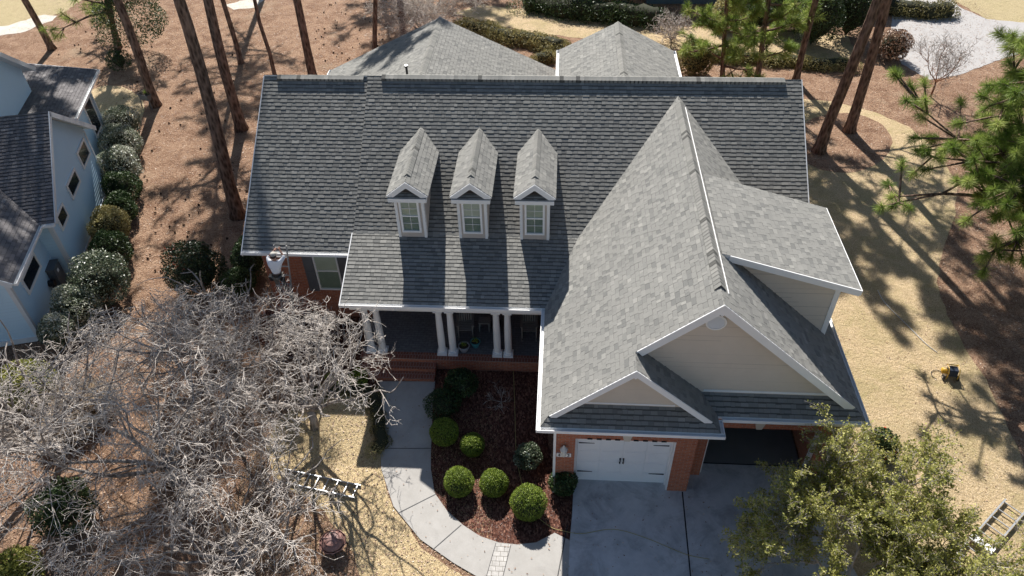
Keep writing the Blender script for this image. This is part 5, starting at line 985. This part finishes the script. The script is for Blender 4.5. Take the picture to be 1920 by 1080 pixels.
def hose(name, pix, r, mat, label, z=.03, closed=False):
    pts = [at(*q)+Vector((0, 0, z)) for q in pix]; out = []
    for i in range(len(pts)-1):
        a, b, c, d = pts[max(0, i-1)], pts[i], pts[i+1], pts[min(len(pts)-1, i+2)]
        for k in range(6): t = k/6; out.append(.5*((2*b)+(c-a)*t+(2*a-5*b+4*c-d)*t*t+(3*b-a-3*c+d)*t*t*t))
    out.append(pts[-1]); base = out[0].copy(); m_ = MB(); m_.tube([q-base for q in out], r, 6); o = m_.build(name, M[mat], None, smooth=True); o.location = base; return tag(o, label, 'hose')
hose('air_hose', [(1768, 702), (1757, 695), (1746, 698), (1748, 707), (1756, 712)], .011, 'rubber', 'black hose trailing from the yellow compressor over the lawn')
hose('pale_hose', [(1757, 662), (1735, 645), (1700, 610), (1660, 570), (1645, 545)], .012, 'alu', 'thin pale hose crossing the side lawn above the compressor')
hose('garden_hose', [(962, 690), (964, 730), (966, 790), (968, 850), (978, 905), (1000, 960), (1030, 988), (1052, 996), (1090, 1002), (1150, 994), (1210, 1010), (1283, 1040), (1330, 1050)], .008, 'rope', 'thin yellowish cord crossing the mulch bed and the driveway', z=.05)
# fire bowl on the front lawn
FB = empty('fire_bowl', at(628, 1028), 'brown round metal fire bowl with a ribbed lid on the straw', 'fire bowl')
m_ = MB(); m_.lathe((0, 0, 0), [(.05, .16), (.2, .2), (.3, .30), (.38, .36), (.40, .37), (.38, .385)], 10); m_.build('bowl', M['terracotta'], FB)
m_ = MB(); m_.lathe((0, 0, 0), [(.33, .385), (.31, .44), (.22, .50), (.1, .525), (.0, .53)], 20); ld = m_.build('lid', M['terracotta'], FB, smooth=True)
m_ = MB(); m_.lathe((0, 0, 0), [(.20, .512), (.215, .53), (.23, .512)], 24); m_.beam((-.3, .02, .475), (.3, .02, .475), .025, .12); m_.build('rib', M['terracotta'], ld)
for k in range(4): a = k*math.pi/2+.4; m_ = MB(); m_.tube([(.3*math.cos(a), .3*math.sin(a), .3), (.38*math.cos(a), .38*math.sin(a), 0)], .02, 8); m_.build('leg', M['dark'], FB)
# planter by the pine
PL = empty('planter', at(283, 200), 'grey raised planter box on legs beside the pine trunk', 'planter', rz=-.35)
m_ = MB(); m_.hexa([(-.3, -.24, .5), (.3, -.24, .5), (.3, .24, .5), (-.3, .24, .5)], [(-.38, -.3, .85), (.38, -.3, .85), (.38, .3, .85), (-.38, .3, .85)])
m_.build('box', M['plastic_grey'], PL); m_ = MB(); m_.box((-.34, -.27, .852), (.34, .27, .862)); m_.build('soil', M['soil'], PL)
for sx in (-1, 1):
    for sy in (-1, 1): m_ = MB(); m_.tube([(sx*.3, sy*.22, .8), (sx*.36, sy*.28, 0)], .028, 6); m_.build('leg', M['plastic_grey'], PL)
V, F = leaves(rng.normal(size=(220, 3))*np.array([.09, .07, .05])+np.array([.06, .02, .93]), .09, .4, up=(0, 0, 1)); npmesh('seedlings', V, F, M['boxwood'], PL, rng.uniform(.5, 1, 220))
# porch furniture
def rocker(x, y, rz, label):
    T = empty('rocking_chair', (x, y, 1.012), label, 'chair', 'rocking chairs on the porch', rz=rz); Wm = M['woodgrey']
    m_ = MB()
    for k in range(6): m_.box((-.24, -.25+k*.085, .40), (.24, -.18+k*.085, .42))
    m_.build('seat', Wm, T); m_ = MB()
    for k in range(6): xx = -.2+k*.08; m_.beam((xx, .24, .42), (xx, .42, 1.12), .05, .018, (1, 0, 0))
    m_.beam((-.27, .42, 1.12), (.27, .42, 1.12), .03, .08, (0, 1, 0)); m_.build('backrest', Wm, T)
    for s_ in (-1, 1):
        m_ = MB(); m_.tube([(s_*.25, -.42, .09), (s_*.25, -.2, .03), (s_*.25, .15, .02), (s_*.25, .42, .06), (s_*.25, .6, .14)], .022, 6); m_.build('rocker_rail', Wm, T)
        for yy in (-.24, .22): m_ = MB(); m_.beam((s_*.25, yy, .03), (s_*.25, yy, .64), .04, .04, (1, 0, 0)); m_.build('leg', Wm, T)
        m_ = MB(); m_.box((s_*.27-.04, -.3, .64), (s_*.27+.04, .3, .665)); m_.build('armrest', Wm, T)
rocker(-1.45, 5.5, .1, 'slatted rocking chair just right of the middle column pair'); rocker(.80, 5.55, .05, 'slatted rocking chair at the right end of the porch')
T = empty('side_table', (-.80, 5.75, 1.012), 'small pale side table between the two rocking chairs', 'table'); m_ = MB(); m_.box((-.2, -.17, .42), (.2, .17, .45)); m_.build('tabletop', M['woodgrey'], T)
for sx in (-1, 1):
    for sy in (-1, 1): m_ = MB(); m_.box((sx*.17-.02, sy*.14-.02, 0), (sx*.17+.02, sy*.14+.02, .42)); m_.build('leg', M['woodgrey'], T)
T = empty('porch_planter', (-.38, 5.7, 1.012), 'dark square basket right of the side table', 'basket'); m_ = MB(); m_.hexa([(-.13, -.13, 0), (.13, -.13, 0), (.13, .13, 0), (-.13, .13, 0)], [(-.17, -.17, .36), (.17, -.17, .36), (.17, .17, .36), (-.17, .17, .36)]); m_.build('basket', M['dark'], T)
for x, y, r_, mt, lab in ((-1.43, 4.68, .19, 'potwhite', 'wide pale glazed pot at the foot of the middle columns'), (-1.05, 4.9, .17, 'teal', 'teal glazed pot with a small plant')):
    T = empty('flower_pot', (x, y, 1.012), lab, 'pot', 'pots on the porch edge'); m_ = MB(); m_.lathe((0, 0, 0), [(0, 0), (r_*.65, 0), (r_, .2), (r_*1.08, .22), (r_*1.08, .25), (r_*.92, .25), (r_*.9, .2)], 18); m_.build('pot', M[mt], T, smooth=False)
    m_ = MB(); m_.lathe((0, 0, 0), [(r_*.9, .2), (0, .215)], 18); m_.build('soil', M['soil'], T); n = 120
    V, F = leaves(rng.normal(size=(n, 3))*np.array([.05, .05, .05])+np.array([.0, .02, .28]), .06, .4, up=(0, 0, 1)); npmesh('plant', V, F, M['boxwood'], T, rng.uniform(.2, .9, n))
T = empty('rusty_wreath', (1.70, 4.72, 1.8), 'round rust coloured wreath on the garage wall beside the porch', 'wreath'); m_ = MB(); m_.tube([(0, .26*math.cos(a), .26*math.sin(a)) for a in np.linspace(0, 2*math.pi, 25)], .035, 8); m_.build('ring', M['terracotta'], T)
print('all done')
